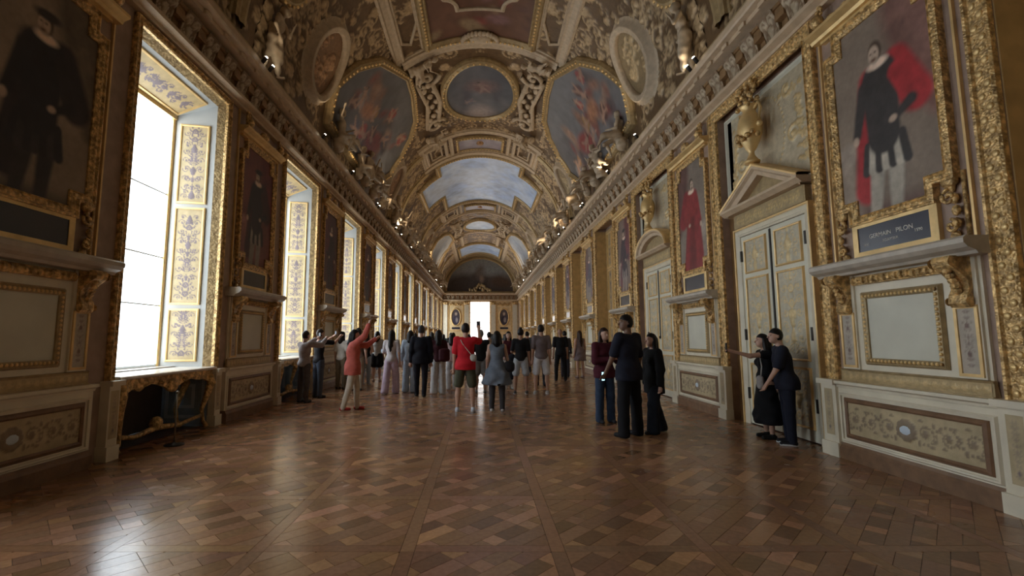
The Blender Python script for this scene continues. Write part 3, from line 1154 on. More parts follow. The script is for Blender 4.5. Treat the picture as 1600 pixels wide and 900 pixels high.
def door_protos(seg, rec):
    """facing coordinates with the origin on the wall face; the recess back lies at depth -rec"""
    B = -rec
    out = []
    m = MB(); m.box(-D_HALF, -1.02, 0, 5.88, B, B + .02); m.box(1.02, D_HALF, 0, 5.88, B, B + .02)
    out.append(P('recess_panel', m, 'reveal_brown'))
    U = [(.88, 0), (.88, 3.42), (-.88, 3.42), (-.88, 0)]
    m = frame_mb(U, [(0, B + .02), (0, B + .06), (.03, B + .08), (.05, B + .06), (.10, B + .09), (.12, B + .08), (.12, B)], closed=False)
    out.append(P('architrave', m, 'cream'))
    m = frame_mb(U, [(.115, B + .06), (.12, B + .105), (.15, B + .105), (.155, B)], closed=False)
    out.append(P('gilt_edge', m, 'gilt_plain'))
    for sx in (-1, 1):
        x0, x1 = (0.008, .88) if sx > 0 else (-.88, -.008)
        m = MB(); m.box(x0, x1, .02, 3.41, B + .0, B + .045)
        cx = (x0 + x1) / 2; w = .30
        subs = []
        for (z0, z1, sd) in ((2.74, 3.30, 5), (1.22, 2.60, 9), (.22, 1.06, 4)):
            subs.append(P('panel_frame', frame_mb(rect(cx - w, cx + w, z0, z1), [(-.005, B + .046), (0, B + .07), (.02, B + .075), (.035, B + .046)]), 'gilt_plain'))
            st = [(x * .8 + cx, z + z0, t * .62) for (x, z, t) in st_candelabra(2 * w, z1 - z0, sd)] + rosette(cx, (z0 + z1) / 2, .10, 8) + mirror_x([(x + cx, z, t) for (x, z, t) in sum([spiral(.17, z0 + .12 + .2 * q, .07, 1.3, 1 - 2 * (q % 2), 0, .014) for q in range(int((z1 - z0) / .2))], [])], cx)
            subs.append(P('carved_panel', relief(cx - w, cx + w, z0, z1, .016, st, B + .05, (.50, .45, .34), (.68, .52, .27), .6), 'gilt_relief', smooth=True))
        for zz in (2.95, 1.5, .45):
            hm = MB(); hm.box(sx * .865 - .018, sx * .865 + .018, zz, zz + .2, B + .045, B + .075)
            subs.append(P('hinge', hm, 'iron'))
        if sx > 0:
            hm = MB(); hm.box(-.012, .02, 1.55, 3.38, B + .045, B + .065); hm.blob((.005, B + .07, 1.55), (.03, .03, .045))
            subs.append(P('door_bolt', hm, 'iron'))
        out.append(P('door_leaf', m, 'cream_door', subs))
    # frieze and pediment
    m = MB(); m.box(-.98, .98, 3.58, 3.84, B, B + .10)
    rl = relief(-.94, .94, 3.60, 3.82, .02, [(x, z + 3.71, t) for (x, z, t) in st_rinceau(1.8, .2)], B + .105, (.42, .31, .16), (.64, .47, .2), .6)
    out.append(P('frieze', m, 'stucco_gold', [P('frieze_relief', rl, 'gilt_relief', smooth=True)]))
    if seg:
        n = 14
        arc = [(1.06 * math.cos(PI * k / n), 3.90 + .52 * math.sin(PI * k / n)) for k in range(n + 1)]
        tri = arc
    else:
        tri = [(1.08, 3.90), (0, 4.44), (-1.08, 3.90)]
    m = MB(); m.strip([(B, 3.84), (B + .22, 3.84), (B + .27, 3.88), (B + .30, 3.90), (B + .30, 3.94), (B, 3.94)], -1.10, 1.10)
    out.append(P('pediment_sill', m, 'entab_stone'))
    m = frame_mb(tri, [(-.10, B), (-.10, B + .20), (-.03, B + .24), (.0, B + .29), (.04, B + .29), (.04, B)], closed=False)
    out.append(P('pediment_rake', m, 'entab_stone'))
    m = frame_mb(tri, [(.04, B), (.04, B + .30), (.07, B + .31), (.09, B + .28), (.09, B)], closed=False)
    out.append(P('gilt_rake', m, 'gilt_plain'))
    m = MB(); m.fill([(x, z) for (x, z) in tri], B + .08)
    out.append(P('tympanum', m, 'stucco_gold'))
    # overdoor: cream field with carved garlands around a central oval
    m = MB(); m.fill(rect(-D_HALF, D_HALF, 3.94, 5.88), B + .015)
    st = []
    for sx in (-1, 1):
        for k in range(6):
            st += rosette(sx * (1.02 - .03 * k), 4.3 + .18 * k, .09, 5)
            st += leaf(sx * .95, 4.25 + .2 * k, PI / 2 + sx * .8, .2, .04)
        st += spiral(sx * .72, 4.75, .16, 1.4, sx, 0, .035) + spiral(sx * .62, 5.55, .14, 1.3, -sx, 0, .03)
        for k in range(5):
            st += rosette(sx * (.45 + .12 * k), 5.50 - .05 * math.sin(k * .8), .06, 5)
    for k in range(50):
        a = 2 * PI * k / 50
        st.append((.52 * math.cos(a), 4.95 + .72 * math.sin(a), .022))
    rl = relief(-1.18, 1.18, 4.0, 5.82, .022, st, B + .02, (.54, .46, .32), (.62, .45, .22), .75)
    fr = frame_mb(rect(-1.18, 1.18, 3.98, 5.80), [(-.03, B + .02), (0, B + .06), (.03, B + .06), (.05, B + .02)])
    out.append(P('overdoor_panel', m, 'cream', [P('garland_relief', rl, 'gilt_relief', smooth=True), P('panel_frame', fr, 'cream_panel')]))
    return out


def urn_parts(root):
    prof = [(.8 * r_, z_) for (r_, z_) in [(.15, 0), (.16, .03), (.12, .06), (.06, .14), (.055, .20), (.10, .25), (.18, .38), (.235, .55), (.24, .68), (.21, .80), (.15, .88), (.12, .94), (.17, 1.0), (.18, 1.03), (.11, 1.05)]]
    m = MB(); m.lathe(prof, 18)
    link('body', m.mesh('body', 'gilt_plain', True), root)
    for s in (-1, 1):
        m = MB(); m.tube([(s * .15, 0, .92), (s * .28, 0, .98), (s * .32, 0, .85), (s * .26, 0, .68), (s * .22, 0, .60)], [.02, .026, .026, .022, .03], 6)
        m.blob((s * .27, 0, .60), (.05, .05, .05))
        link('handle', m.mesh('handle', 'gilt_plain', True), root)
    m = MB()
    for k in range(9):
        a = PI * k / 8
        m.blob((.2 * math.cos(a), .2 * math.sin(a), .45 + .05 * math.sin(4 * a)), (.05, .045, .05))
    link('garland', m.mesh('garland', 'gilt', True), root)
    m = MB()
    r = random.Random(5)
    for k in range(34):
        m.blob((r.uniform(-.2, .2), r.uniform(-.1, .1), 1.02 + r.uniform(0, .42)), (.05, .045, .05), 5, 4)
    link('flowers', m.mesh('flowers', 'gilt', True), root)


for k, seg in ((0, False), (1, True)):
    root = struct(empty('door_%d' % (k + 1), (XW, rcent[k + 1], 0), -PI / 2), 'cream double door with carved gilt panels under a %s pediment' % ('curved' if seg else 'pointed'))
    place(door_protos(seg, REC[k]), root)
    u = tag(empty('urn', (XW + REC[k] - .27, rcent[k + 1], 4.53 if not seg else 4.51), -PI / 2), 'gilded urn of flowers standing on the %s pediment' % ('curved' if seg else 'pointed'), 'urn')
    urn_parts(u)

# false windows further along the right wall
def false_window_protos(rec):
    B = -rec; out = []
    for sx in (-1, 1):
        m = MB(); m.box(sx * D_HALF - .012, sx * D_HALF + .012, 0, 5.88, B, -.01)
        out.append(P('reveal', m, 'reveal_gold'))
    m = MB(); m.box(-D_HALF, D_HALF, 0, 5.88, B, B + .02)
    subs = []
    for cx in (-.72, 0, .72):
        for (z0, z1, sd) in ((1.1, 2.3, 1), (2.45, 4.2, 2), (4.35, 5.7, 3)):
            st = [(x + cx, z + z0, t) for (x, z, t) in st_candelabra(.5, z1 - z0, sd + int(cx * 3))]
            subs.append(P('painted_panel', relief(cx - .27, cx + .27, z0, z1, .04, st, B + .025, (.50, .33, .13), (.13, .09, .09), .2), 'paint_relief', smooth=True))
            subs.append(P('panel_frame', frame_mb(rect(cx - .27, cx + .27, z0, z1), [(0, B + .02), (0, B + .05), (.04, B + .05), (.04, B + .02)]), 'gilt_plain'))
    out.append(P('shutter', m, 'reveal_gold', subs))
    m = MB(); m.box(-D_HALF, D_HALF, 0, .95, B + .02, B + .10); m.box(-D_HALF, D_HALF, .95, 1.0, B + .02, B + .14)
    out.append(P('dado_body', m, 'cream'))
    return out


FW = false_window_protos(.42)
for k, c in zip(range(-1, 10), rcent):
    if k not in (0, 1):
        place(FW, wall_right, (XW, c, 0), -PI / 2)

# ================================================================== WINDOWS (left wall)
JD0, JD1 = -.12, -.84          # depth of the inner and outer jamb edges
JX0, JX1 = 1.07, .93
JZ0, JZ1 = 5.86, 5.58


def jamb_map(sx):
    ax, ad, bx, bd = sx * JX0, JD0, sx * JX1, JD1
    L = math.hypot(bx - ax, bd - ad)
    tx, td = (bx - ax) / L, (bd - ad) / L
    nx, nd = (-sx * abs(td), 0)
    def f(s, d, z):
        return (ax + tx * s + nx * d, -(ad + td * s), z)
    return f, L


def soffit_map(x, d, s):
    L = math.hypot(JZ0 - JZ1, JD0 - JD1)
    return (x, -(JD0 + (JD1 - JD0) * s / L), JZ0 + (JZ1 - JZ0) * s / L - d)


GRO = (.50, .39, .22); GRV = (.20, .155, .165)


def window_protos():
    out = []
    for sx in (-1, 1):
        f, L = jamb_map(sx)
        m = MB(f); m.fill(rect(0, L, 0.98, 5.86), 0)
        subs = []
        x0, x1 = .13, L - .17
        for (z0, z1, sd) in ((1.16, 2.02, 21), (2.16, 3.86, 22), (4.0, 5.42, 23)):
            cx = (x0 + x1) / 2
            st = [(x + cx, z + z0, t * .8) for (x, z, t) in st_candelabra((x1 - x0) * .9, z1 - z0, sd)]
            for q in range(int((z1 - z0) / .17)):
                st += mirror_x(spiral(cx + .12, z0 + .1 + .17 * q, .055, 1.2, 1 - 2 * (q % 2), 0, .010) + leaf(cx + .03, z0 + .05 + .17 * q, .9, .09, .012), cx)
            subs.append(P('painted_panel', relief(x0, x1, z0, z1, .014, st, .012, GRO, GRV, .12, f, .15, sd, .0007), 'paint_relief', smooth=True))
            subs.append(P('panel_frame', frame_mb(rect(x0, x1, z0, z1), [(0, .005), (0, .03), (.015, .035), (.035, .03), (.035, 0)], f), 'gilt_plain'))
        out.append(P('jamb', m, 'white_paint', subs))
        # carved splay between wall frame and jamb
        m = MB()
        ids = [m.pt(sx * W_HALF, 0, .98), m.pt(sx * W_HALF, 0, 5.95), m.pt(sx * JX0, JD0, 5.86), m.pt(sx * JX0, JD0, .98)]
        m.f.append(tuple(ids))
        out.append(P('carved_splay', m, 'ochre_carved'))
        m = MB(); m.tube([(sx * (JX1 - .02), JD1 + .02, 1.05), (sx * (JX1 - .02), JD1 + .02, 5.58)], .035, 6)
        out.append(P('gilt_bead', m, 'gilt_plain'))
        # blue painted panels low in the niche
        f2 = lambda s, d, z, sx=sx: (sx * (1.09 - d), s, z)
        m = MB(f2)
        m.box(.0, .8, 0, .98, -.02, 0)
        m2 = MB(f2)
        m2.f = []
        fr = []
        for q, mtl in ((.0, 'blue_light'), (.09, 'blue_panel'), (.17, 'blue_light')):
            fm = MB(f2); fm.frame([(.06 + q, .14 + q), (.74 - q, .14 + q), (.74 - q, .90 - q), (.06 + q, .90 - q)], [(0, 0), (0, .012), (-.05, .012), (-.05, 0)])
            fr.append(P('panel_frame', fm, mtl))
        m = MB(f2); m.fill(rect(0, .84, 0, .98), .0)
        out.append(P('niche_panel', m, 'blue_panel', fr))
    m = MB()
    ids = [m.pt(-W_HALF, 0, 5.95), m.pt(W_HALF, 0, 5.95), m.pt(JX0, JD0, 5.86), m.pt(-JX0, JD0, 5.86)]
    m.f.append(tuple(ids))
    out.append(P('carved_splay', m, 'ochre_carved'))
    m = MB(soffit_map); Ls = math.hypot(JZ0 - JZ1, JD0 - JD1); m.fill(rect(-JX0, JX0, 0, Ls), 0)
    st = [(z - .85, x + Ls / 2, t) for (x, z, t) in st_candelabra(.45, 1.7, 31)]
    sp = relief(-.85, .85, .12, Ls - .14, .016, st, .012, (.50, .37, .19), GRV, .1, soffit_map, .15, 3, .0007)
    sf = frame_mb(rect(-.85, .85, .12, Ls - .14), [(0, .005), (0, .03), (.035, .03), (.035, 0)], soffit_map)
    out.append(P('soffit', m, 'white_paint', [P('painted_panel', sp, 'paint_relief', smooth=True), P('panel_frame', sf, 'gilt_plain')]))
    m = MB(); m.box(-JX1, JX1, 1.05, 5.58, JD1 - .03, JD1)
    subs = []
    for z in (2.1, 2.95, 4.1):  # pale strips standing in for glazing-bar shadows through the blind
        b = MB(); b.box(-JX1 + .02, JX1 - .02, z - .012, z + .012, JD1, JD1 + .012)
        subs.append(P('bar_shadow', b, 'blind_shadow_trim'))
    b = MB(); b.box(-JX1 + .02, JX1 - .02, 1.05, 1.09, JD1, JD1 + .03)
    subs.append(P('bottom_bar', b, 'blind_shadow_trim'))
    out.append(P('roller_blind', m, 'blind', subs))
    m = MB(); m.box(-JX1, JX1, 5.52, 5.60, JD1, JD1 + .07)
    out.append(P('blind_cassette', m, 'gilt_plain'))
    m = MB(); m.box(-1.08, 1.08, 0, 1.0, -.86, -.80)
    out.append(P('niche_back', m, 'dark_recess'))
    m = MB(); m.box(-1.07, 1.07, 1.0, 1.05, -.86, -.55)
    out.append(P('window_sill', m, 'marble'))
    return out


mat('ochre_carved', (.50, .36, .18), .5, .1, var=.2, vscale=14, dark=(.36, .25, .12), bump=.6, bscale=30, btype='vor')
mat('blue_light', (.52, .60, .68), .5, var=.1, vscale=6)
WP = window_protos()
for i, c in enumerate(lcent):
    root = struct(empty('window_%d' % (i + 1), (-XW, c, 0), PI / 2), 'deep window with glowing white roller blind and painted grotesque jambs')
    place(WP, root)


# ------------------------------------------------------------------ gilt console tables in the window niches
def console_table(loc, rz, label):
    root = tag(empty('console_table', loc, rz), label, 'table', 'gilt console tables under the windows')
    m = MB(); m.slab(rect(-1.12, 1.12, 0, .05), -.52, .12)
    mb = MB(lambda x, d, z: (x, -d, z))
    mb.strip([(-.50, .985), (.10, .985), (.12, 1.0), (.12, 1.025), (.10, 1.035), (-.50, 1.035)], -1.12, 1.12)
    link('marble_top', mb.mesh('marble_top', 'marble'), root)
    n = 40; low = []
    for k in range(n + 1):
        x = -1.06 + 2.12 * k / n
        u = abs(x)
        low.append((x, .86 - .16 * math.exp(-(u / .14) ** 2) - .08 * math.exp(-((u - .95) / .12) ** 2) + .02 * math.cos(u * 14)))
    poly = low + [(1.06, .985), (-1.06, .985)]
    m = MB(); m.slab(poly, .03, .075); m.slab(poly, -.47, -.43)
    m.blob((0, .08, .82), (.12, .05, .11), 10, 6)
    for sx in (-1, 1):
        m.tube([(x, .085, z) for (x, z, t) in spiral(sx * .28, .89, .06, 1.2, sx, 0, .02)], .014, 5)
        m.blob((sx * .55, .08, .91), (.16, .02, .03), 8, 4)
    link('apron', m.mesh('apron', 'gilt'), root)
    for sx in (-1, 1):
        for d in (.03, -.42):
            m = MB()
            m.tube([(sx * 1.0, d + .02, .90), (sx * 1.04, d + .05, .76), (sx * .99, d + .01, .55), (sx * .93, d - .03, .32), (sx * .95, d - .01, .12), (sx * .99, d + .03, .02)], [.07, .075, .05, .035, .03, .045], 8)
            m.blob((sx * 1.04, d + .07, .78), (.05, .04, .09), 8, 5)
            link('leg', m.mesh('leg', 'gilt', True), root)
    m = MB()
    m.tube([(-.93, .0, .22), (-.5, -.1, .14), (0, -.14, .18), (.5, -.1, .14), (.93, .0, .22)], [.03, .035, .05, .035, .03], 8)
    m.blob((0, -.14, .25), (.12, .08, .10), 10, 6)
    link('stretcher', m.mesh('stretcher', 'gilt', True), root)


for i in range(1, 4):
    console_table((-XW, lcent[i], 0), PI / 2, 'gilt console table with marble top under the %s window' % ('nearest', 'second', 'third')[i - 1])


def rope_post(loc, label):
    root = tag(empty('barrier_post', loc), label, 'barrier', 'slim barrier posts before the console tables')
    m = MB(); m.lathe([(.13, 0), (.13, .015), (.03, .03), (.012, .05)], 16)
    link('base', m.mesh('base', 'iron', True), root)
    m = MB(); m.lathe([(.011, .03), (.011, .74)], 8)
    link('post', m.mesh('post', 'rope_post', True), root)
    m = MB(); m.blob((0, 0, .75), (.022, .022, .022), 8, 6)
    link('knob', m.mesh('knob', 'rope_post', True), root)


rope_post((-4.42, 6.95, 0), 'slim barrier post before the nearest console table')
rope_post((-4.42, 11.9, 0), 'slim barrier post before the second console table')

# ================================================================== FAR WALL
ew = struct(empty('window_20', (0, Y1, 0)), 'tall bright window in the far end wall')
m = MB(); m.box(-1.2, 1.2, .9, 5.95, -.35, -.30)
link('window_pane', m.mesh('window_pane', 'end_glass'), ew)
m = MB()
for x in (-.03, ):
    m.box(-.04, .04, .9, 5.95, -.30, -.24)
for z in (2.2, 3.4, 4.6):
    m.box(-1.2, 1.2, z - .03, z + .03, -.30, -.25)
link('glazing_bars', m.mesh('glazing_bars', 'white_paint'), ew)
m = frame_mb([(1.2, 0), (1.2, 5.95), (-1.2, 5.95), (-1.2, 0)], [(0, -.3), (0, .05), (.05, .08), (.16, .06), (.2, .08), (.22, 0)], closed=False)
link('window_frame', m.mesh('window_frame', 'gilt_plain'), ew)
m = MB(); m.box(-1.2, 1.2, 0, .9, -.5, -.2)
link('window_apron', m.mesh('window_apron', 'cream'), ew)
for sx in (-1, 1):
    for x in (1.65, 4.35):
        m = MB(); m.box(sx * x - .28, sx * x + .28, 1.0, 5.6, 0, .12); m.box(sx * x - .34, sx * x + .34, 0, 1.0, 0, .18)
        cap = MB(); cap.box(sx * x - .34, sx * x + .34, 5.6, 6.0, 0, .2)
        for q in (-1, 0, 1):
            cap.blob((sx * x + q * .22, .2, 5.85), (.12, .1, .16))
        link('pilaster', m.mesh('pilaster', 'cream'), wall_far, (0, Y1, 0))
        link('capital', cap.mesh('capital', 'gilt', True), wall_far, (0, Y1, 0))
    m = MB(); m.box(sx * 3.0 - .95, sx * 3.0 + .95, 0, .95, 0, .1); m.box(sx * 3.0 - .95, sx * 3.0 + .95, .95, 1.05, 0, .16)
    link('dado_body', m.mesh('dado_body', 'cream'), wall_far, (0, Y1, 0))
    root = tag(empty('framed_portrait', (sx * 3.0, Y1, 0)), 'oval gilt portrait on far wall, %s of the bright window' % ('left' if sx < 0 else 'right'), 'portrait')
    ov = oval(0, 4.05, .52, .98, 32)
    p = Paint(-.56, .56, 3.0, 5.1, .05, (.10, .08, .09), 40 + sx)
    p.ell(0, 3.6, .4, .6, (.05, .04, .07), 0, .05); p.ell(0, 4.45, .15, .2, (.5, .38, .3), 0, .04); p.ell(.1, 3.7, .15, .3, (.35, .3, .3), 0, .06)
    link('canvas', canvas_mb(p, ov, .04).mesh('canvas', 'canvas'), root)
    link('frame', frame_mb(ov, [(0, .03), (0, .08), (.06, .12), (.13, .08), (.15, 0)]).mesh('frame', 'gilt_plain', True), root)
    link('panel', frame_mb(rect(-.85, .85, 2.4, 5.5), [(0, 0), (0, .05), (.08, .06), (.1, 0)]).mesh('panel', 'gilt_plain'), root)
    m = MB(); m.slab(rect(-.5, .5, 2.55, 2.8), 0, .04)
    link('plaque', m.mesh('plaque', 'navy_plaque'), root)
    m = MB()
    for k in range(12):
        m.blob((-.7 + .127 * k, .12, 5.65 + .12 * math.sin(k * 1.3)), (.12, .1, .12))
    link('crest', m.mesh('crest', 'gilt', True), root)

# lunette painting over the far cornice
n = 40
LR = 4.12
lun = [(LR * math.cos(PI * k / n), 7.30 + LR * .98 * math.sin(PI * k / n)) for k in range(n + 1)]
p = Paint(-4.3, 4.3, 7.2, 11.5, .09, (.16, .15, .15), 50)
p.band(9.3, 12, (.30, .32, .33), .8); p.ell(-2.4, 8.3, 2.0, 1.0, (.06, .045, .04), .2, .4); p.ell(2.6, 8.4, 1.7, .9, (.10, .06, .04), -.2, .4)
p.ell(0, 8.6, 1.3, 1.1, (.07, .055, .05), 0, .3); p.ell(0.1, 9.6, .6, .9, (.17, .13, .11), 0, .25); p.ell(1.5, 9.9, .9, .5, (.30, .33, .34), .2, .4)
p.band(7.1, 7.9, (.045, .03, .028), .5); p.ell(.2, 8.7, .25, .5, (.28, .2, .15), 0, .1)
root = tag(empty('lunette_painting', (0, Y1, 0)), 'dark arched mural of clouded figures over the far window', 'painting')
link('canvas', canvas_mb(p, lun, .06).mesh('canvas', 'canvas'), root)
link('frame', frame_mb(lun, [(0, .05), (0, .2), (.12, .28), (.25, .22), (.40, .30), (.5, .1)], closed=False).mesh('frame', 'stucco_gold', True), root)
m = MB()
r = random.Random(3)
for k in range(26):
    x = r.uniform(-1.3, 1.3)
    m.blob((x, .3, 7.35 + r.uniform(0, .9) * (1 - abs(x) / 1.5)), (.16, .14, .2), 6, 4)
link('crest', m.mesh('crest', 'stucco_gold', True), root)

# ================================================================== VAULT
AMAX = VR * PI / 2
DEG = VR * PI / 180
m = MB(V_vault)
na, nb = 72, 24
xs = np.linspace(-AMAX, AMAX, na + 1); zs = np.linspace(Y0, Y1, nb + 1)
m.grid(xs, zs, np.zeros((nb + 1, na + 1)))
ceiling = struct(link('ceiling', m.mesh('ceiling', 'vault_ground', True)), 'painted and stuccoed barrel vault')

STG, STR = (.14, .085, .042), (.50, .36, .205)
BAND = [(0, 0), (0, .07), (.03, .09), (.06, .06), (.12, .10), (.17, .11), (.19, .06), (.21, 0)]


def vframe(poly, prof, mt, name='moulding', parent=None):
    mm = MB(V_vault); mm.frame(dense(poly, .22), prof)
    return link(name, mm.mesh(name, mt), parent or ceiling)


def arch_band(y, w, a0, a1, mt='stucco', prof=None, name='arch_rib'):
    """transverse moulded rib at distance y between arc angles a0..a1 (degrees from the crown)"""
    prof = prof or [(0, 0), (.02, .06), (.10, .08), (.12, .14), (.30, .16), (.5, .12), (.70, .16), (.88, .14), (.90, .08), (.98, .06), (1, 0)]
    n = max(4, int((a1 - a0) / 3))
    mm = MB(V_vault)
    rings = []
    for k in range(n + 1):
        a = (a0 + (a1 - a0) * k / n) * DEG
        rings.append([mm.pt(a, d, y - w / 2 + w * t) for (t, d) in prof])
    for q0, q1 in zip(rings[:-1], rings[1:]):
        for i in range(len(prof) - 1):
            mm.f.append((q0[i], q0[i + 1], q1[i + 1], q1[i]))
    return link(name, mm.mesh(name, mt), ceiling)


def long_rib(a, w, y0, y1, mt='stucco', name='long_rib', h=.12):
    mm = MB(V_vault)
    prof = [(-w / 2, 0), (-w / 2, h * .5), (-w * .36, h), (-w * .2, h * .7), (w * .2, h * .7), (w * .36, h), (w / 2, h * .5), (w / 2, 0)]
    r0 = [mm.pt(a * DEG + x, d, y0) for (x, d) in prof]; r1 = [mm.pt(a * DEG + x, d, y1) for (x, d) in prof]
    for i in range(len(prof) - 1):
        mm.f.append((r0[i], r0[i + 1], r1[i + 1], r1[i]))
    return link(name, mm.mesh(name, mt), ceiling)


# stucco scrollwork: relief tiles for the side slopes, one bay long, repeated
def side_tile(seed, y0, y1, a0, a1, n, size, res=.045):
    w, h = (a1 - a0) * DEG, y1 - y0
    st = [(x + (a0 + a1) / 2 * DEG, z + (y0 + y1) / 2, t) for (x, z, t) in st_scatter(w, h, seed, n, size)]
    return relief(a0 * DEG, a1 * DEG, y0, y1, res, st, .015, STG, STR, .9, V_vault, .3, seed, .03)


tiles = [side_tile(s, 0, LP, 38, 88, 150, .27) for s in (1, 2)]
tme = [t.mesh('stucco_relief', 'gilt_relief', True) for t in tiles]
tml = []
for t in tiles:
    t.v = [(-x, y, z) for (x, y, z) in t.v]
    tml.append(t.mesh('stucco_relief', 'gilt_relief', True))
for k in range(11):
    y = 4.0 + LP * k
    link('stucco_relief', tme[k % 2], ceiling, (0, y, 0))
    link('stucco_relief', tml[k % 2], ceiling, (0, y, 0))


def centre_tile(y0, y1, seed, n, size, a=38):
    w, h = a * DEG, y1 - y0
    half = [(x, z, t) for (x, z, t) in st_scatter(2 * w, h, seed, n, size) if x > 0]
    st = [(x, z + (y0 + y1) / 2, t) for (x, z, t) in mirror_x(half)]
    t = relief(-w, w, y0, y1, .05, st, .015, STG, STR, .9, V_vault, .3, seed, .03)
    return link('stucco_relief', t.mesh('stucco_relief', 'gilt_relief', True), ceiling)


centre_tile(15.5, 22.2, 5, 130, .30)
centre_tile(37.2, 44.4, 6, 130, .30)
centre_tile(34.4, 37.2, 7, 60, .26)
centre_tile(22.2, 25.2, 8, 60, .26)
centre_tile(44.4, 49.5, 9, 110, .30)
centre_tile(2.5, 15.3, 10, 220, .30)


def ceil_painting(poly, pt, label, prof, mt='stucco_gold', d=.05, group=None, name='ceiling_painting'):
    root = tag(empty(name, (0, 0, 0)), label, 'painting', group)
    cy = sum(q[1] for q in poly) / len(poly); cx = sum(q[0] for q in poly) / len(poly)
    pd = dense(poly, .22)
    link('canvas', canvas_mb(pt, pd, d + .07, V_vault).mesh('canvas', 'ceiling_canvas', True), root)
    prof = [(o, q + .07) for (o, q) in prof] + [(prof[-1][0], 0)]
    mm = MB(V_vault); mm.frame(pd, prof)
    link('frame', mm.mesh('frame', mt), root)
    mm = MB(V_vault)
    for (x, z) in offset_poly(dense(poly, .16), prof[len(prof) // 2][0]):
        mm.blob((x, prof[len(prof) // 2][1] + .01, z), (.05, .035, .05), 5, 3)
    link('leaf_run', mm.mesh('leaf_run', 'gilt_plain', True), root)
    return root


FRP = [(0, .05), (0, .10), (.05, .14), (.10, .10), (.18, .16), (.26, .12), (.30, .02)]

# near centre panel, dark red arabesques
rp_poly = rect(-21 * DEG, 21 * DEG, 4.5, 14.75)
p = Paint(-22 * DEG, 22 * DEG, 4.3, 15.0, .08, (.15, .075, .05), 60)
for k in range(40):
    x = rng.uniform(-1.7, 1.7); z = rng.uniform(5, 14.6); s = rng.uniform(.12, .4)
    c = [(.20, .06, .05), (.28, .20, .12), (.12, .06, .05), (.22, .12, .12)][k % 4]
    p.ell(x, z, s, s * .6, c, rng.uniform(0, 3), .08)
ceil_painting(rp_poly, p, 'dark red arabesque panel at the near end of the vault', FRP)
for sg in (-1, 1):
    long_rib(sg * 23.5, .34, 2.0, 14.9, 'stucco')
    long_rib(sg * 36.5, .42, 2.0, 15.2, 'stucco')
    poly = [(sg * 26 * DEG, 4.5), (sg * 33 * DEG, 4.5), (sg * 33 * DEG, 14.2), (sg * 30 * DEG, 14.4), (sg * 26 * DEG, 13.6)]
    if sg < 0:
        poly = poly[::-1]
    vframe(poly, [(0, .02), (0, .06), (.04, .09), (.09, .06), (.10, 0)], 'stucco', 'panel_moulding')
    long_rib(sg * 23.5, .34, 45.0, 57.8, 'stucco'); long_rib(sg * 36.5, .42, 45.0, 57.8, 'stucco')

inner = [(-15 * DEG, 5.0), (15 * DEG, 5.0), (15 * DEG, 12.6)] + [(15 * DEG - .55 * math.sin(q * PI / 12), 12.6 + .55 - .55 * math.cos(q * PI / 12) + .25) for q in range(1, 7)]
inner += [(-x, y) for (x, y) in inner[:2:-1]] + [(-15 * DEG, 12.6)]
mm = MB(V_vault); mm.frame(dense(inner, .2), [(0, .11), (0, .17), (.06, .20), (.13, .16), (.15, .11)])
link('panel_moulding', mm.mesh('panel_moulding', 'stucco'), ceiling)
mm = MB(V_vault)
for q in range(10):
    mm.blob((.32 * math.cos(2 * PI * q / 10), .2, 12.2 + .32 * math.sin(2 * PI * q / 10)), (.10, .08, .10), 6, 4)
mm.blob((0, .2, 12.2), (.2, .12, .2), 8, 6)
link('boss', mm.mesh('boss', 'stucco_gold', True), ceiling)

# curved hood band with cartouche and scroll ends before the near oval
arch_band(15.25, .55, -36, 36)
arch_band(22.25, .40, -42, 42); arch_band(24.95, .45, -42, 42)
arch_band(34.2, .45, -42, 42); arch_band(37.2, .40, -42, 42); arch_band(44.4, .5, -38, 38)
arch_band(57.6, 1.0, -88, 88, 'stucco_gold')
for y in (8.2, 22.9, 25.4, 34.0, 36.6, 45.9, 50.9):
    for sg in (-1, 1):
        a0, a1 = (40, 86) if sg > 0 else (-86, -40)
        arch_band(y, .5, a0, a1, 'stucco_gold')
m = MB(V_vault)
for k in range(15):
    a = PI * k / 14
    m.blob((.62 * math.cos(a), .2, 14.92 - .36 * math.sin(a)), (.10, .09, .10), 6, 4)
m.blob((0, .16, 14.9), (.42, .12, .2), 10, 6)
link('cartouche', m.mesh('cartouche', 'stucco', True), ceiling)

def painted_figure(p, x, z, s, rot, drape, flesh=(.36, .22, .16)):
    c, q = math.cos(rot), math.sin(rot)
    R = lambda a, b: (x + s * (a * c - b * q), z + s * (a * q + b * c))
    p.ell(*R(.05, -.15), s * .42, s * .30, drape, rot + .6, .03)
    for (a, b, r0, r1) in (((0, .25), (0, -.1), .13, .12), ((.0, .2), (.32, .42), .06, .04), ((0, .2), (-.34, .10), .06, .04), ((.05, -.15), (.30, -.5), .09, .05), ((-.05, -.15), (-.22, -.55), .09, .05)):
        p.cap(*R(*a), *R(*b), s * r0, s * r1, flesh, .025)
    p.ell(*R(.03, .45), s * .085, s * .10, flesh, 0, .02); p.ell(*R(.03, .50), s * .085, s * .06, (.05, .03, .02), 0, .02)


# ovals
def sky_paint(x0, x1, y0, y1, base, hi, seed, res=.09, k=.5):
    p = Paint(x0, x1, y0, y1, res, base, seed)
    n = fbm(p.X, p.Z * .7, .8, seed + 9)[..., None]
    t = np.clip((n - .42) * 5, 0, 1) * k
    p.C = p.C * (1 - t) + np.array(hi) * t
    return p


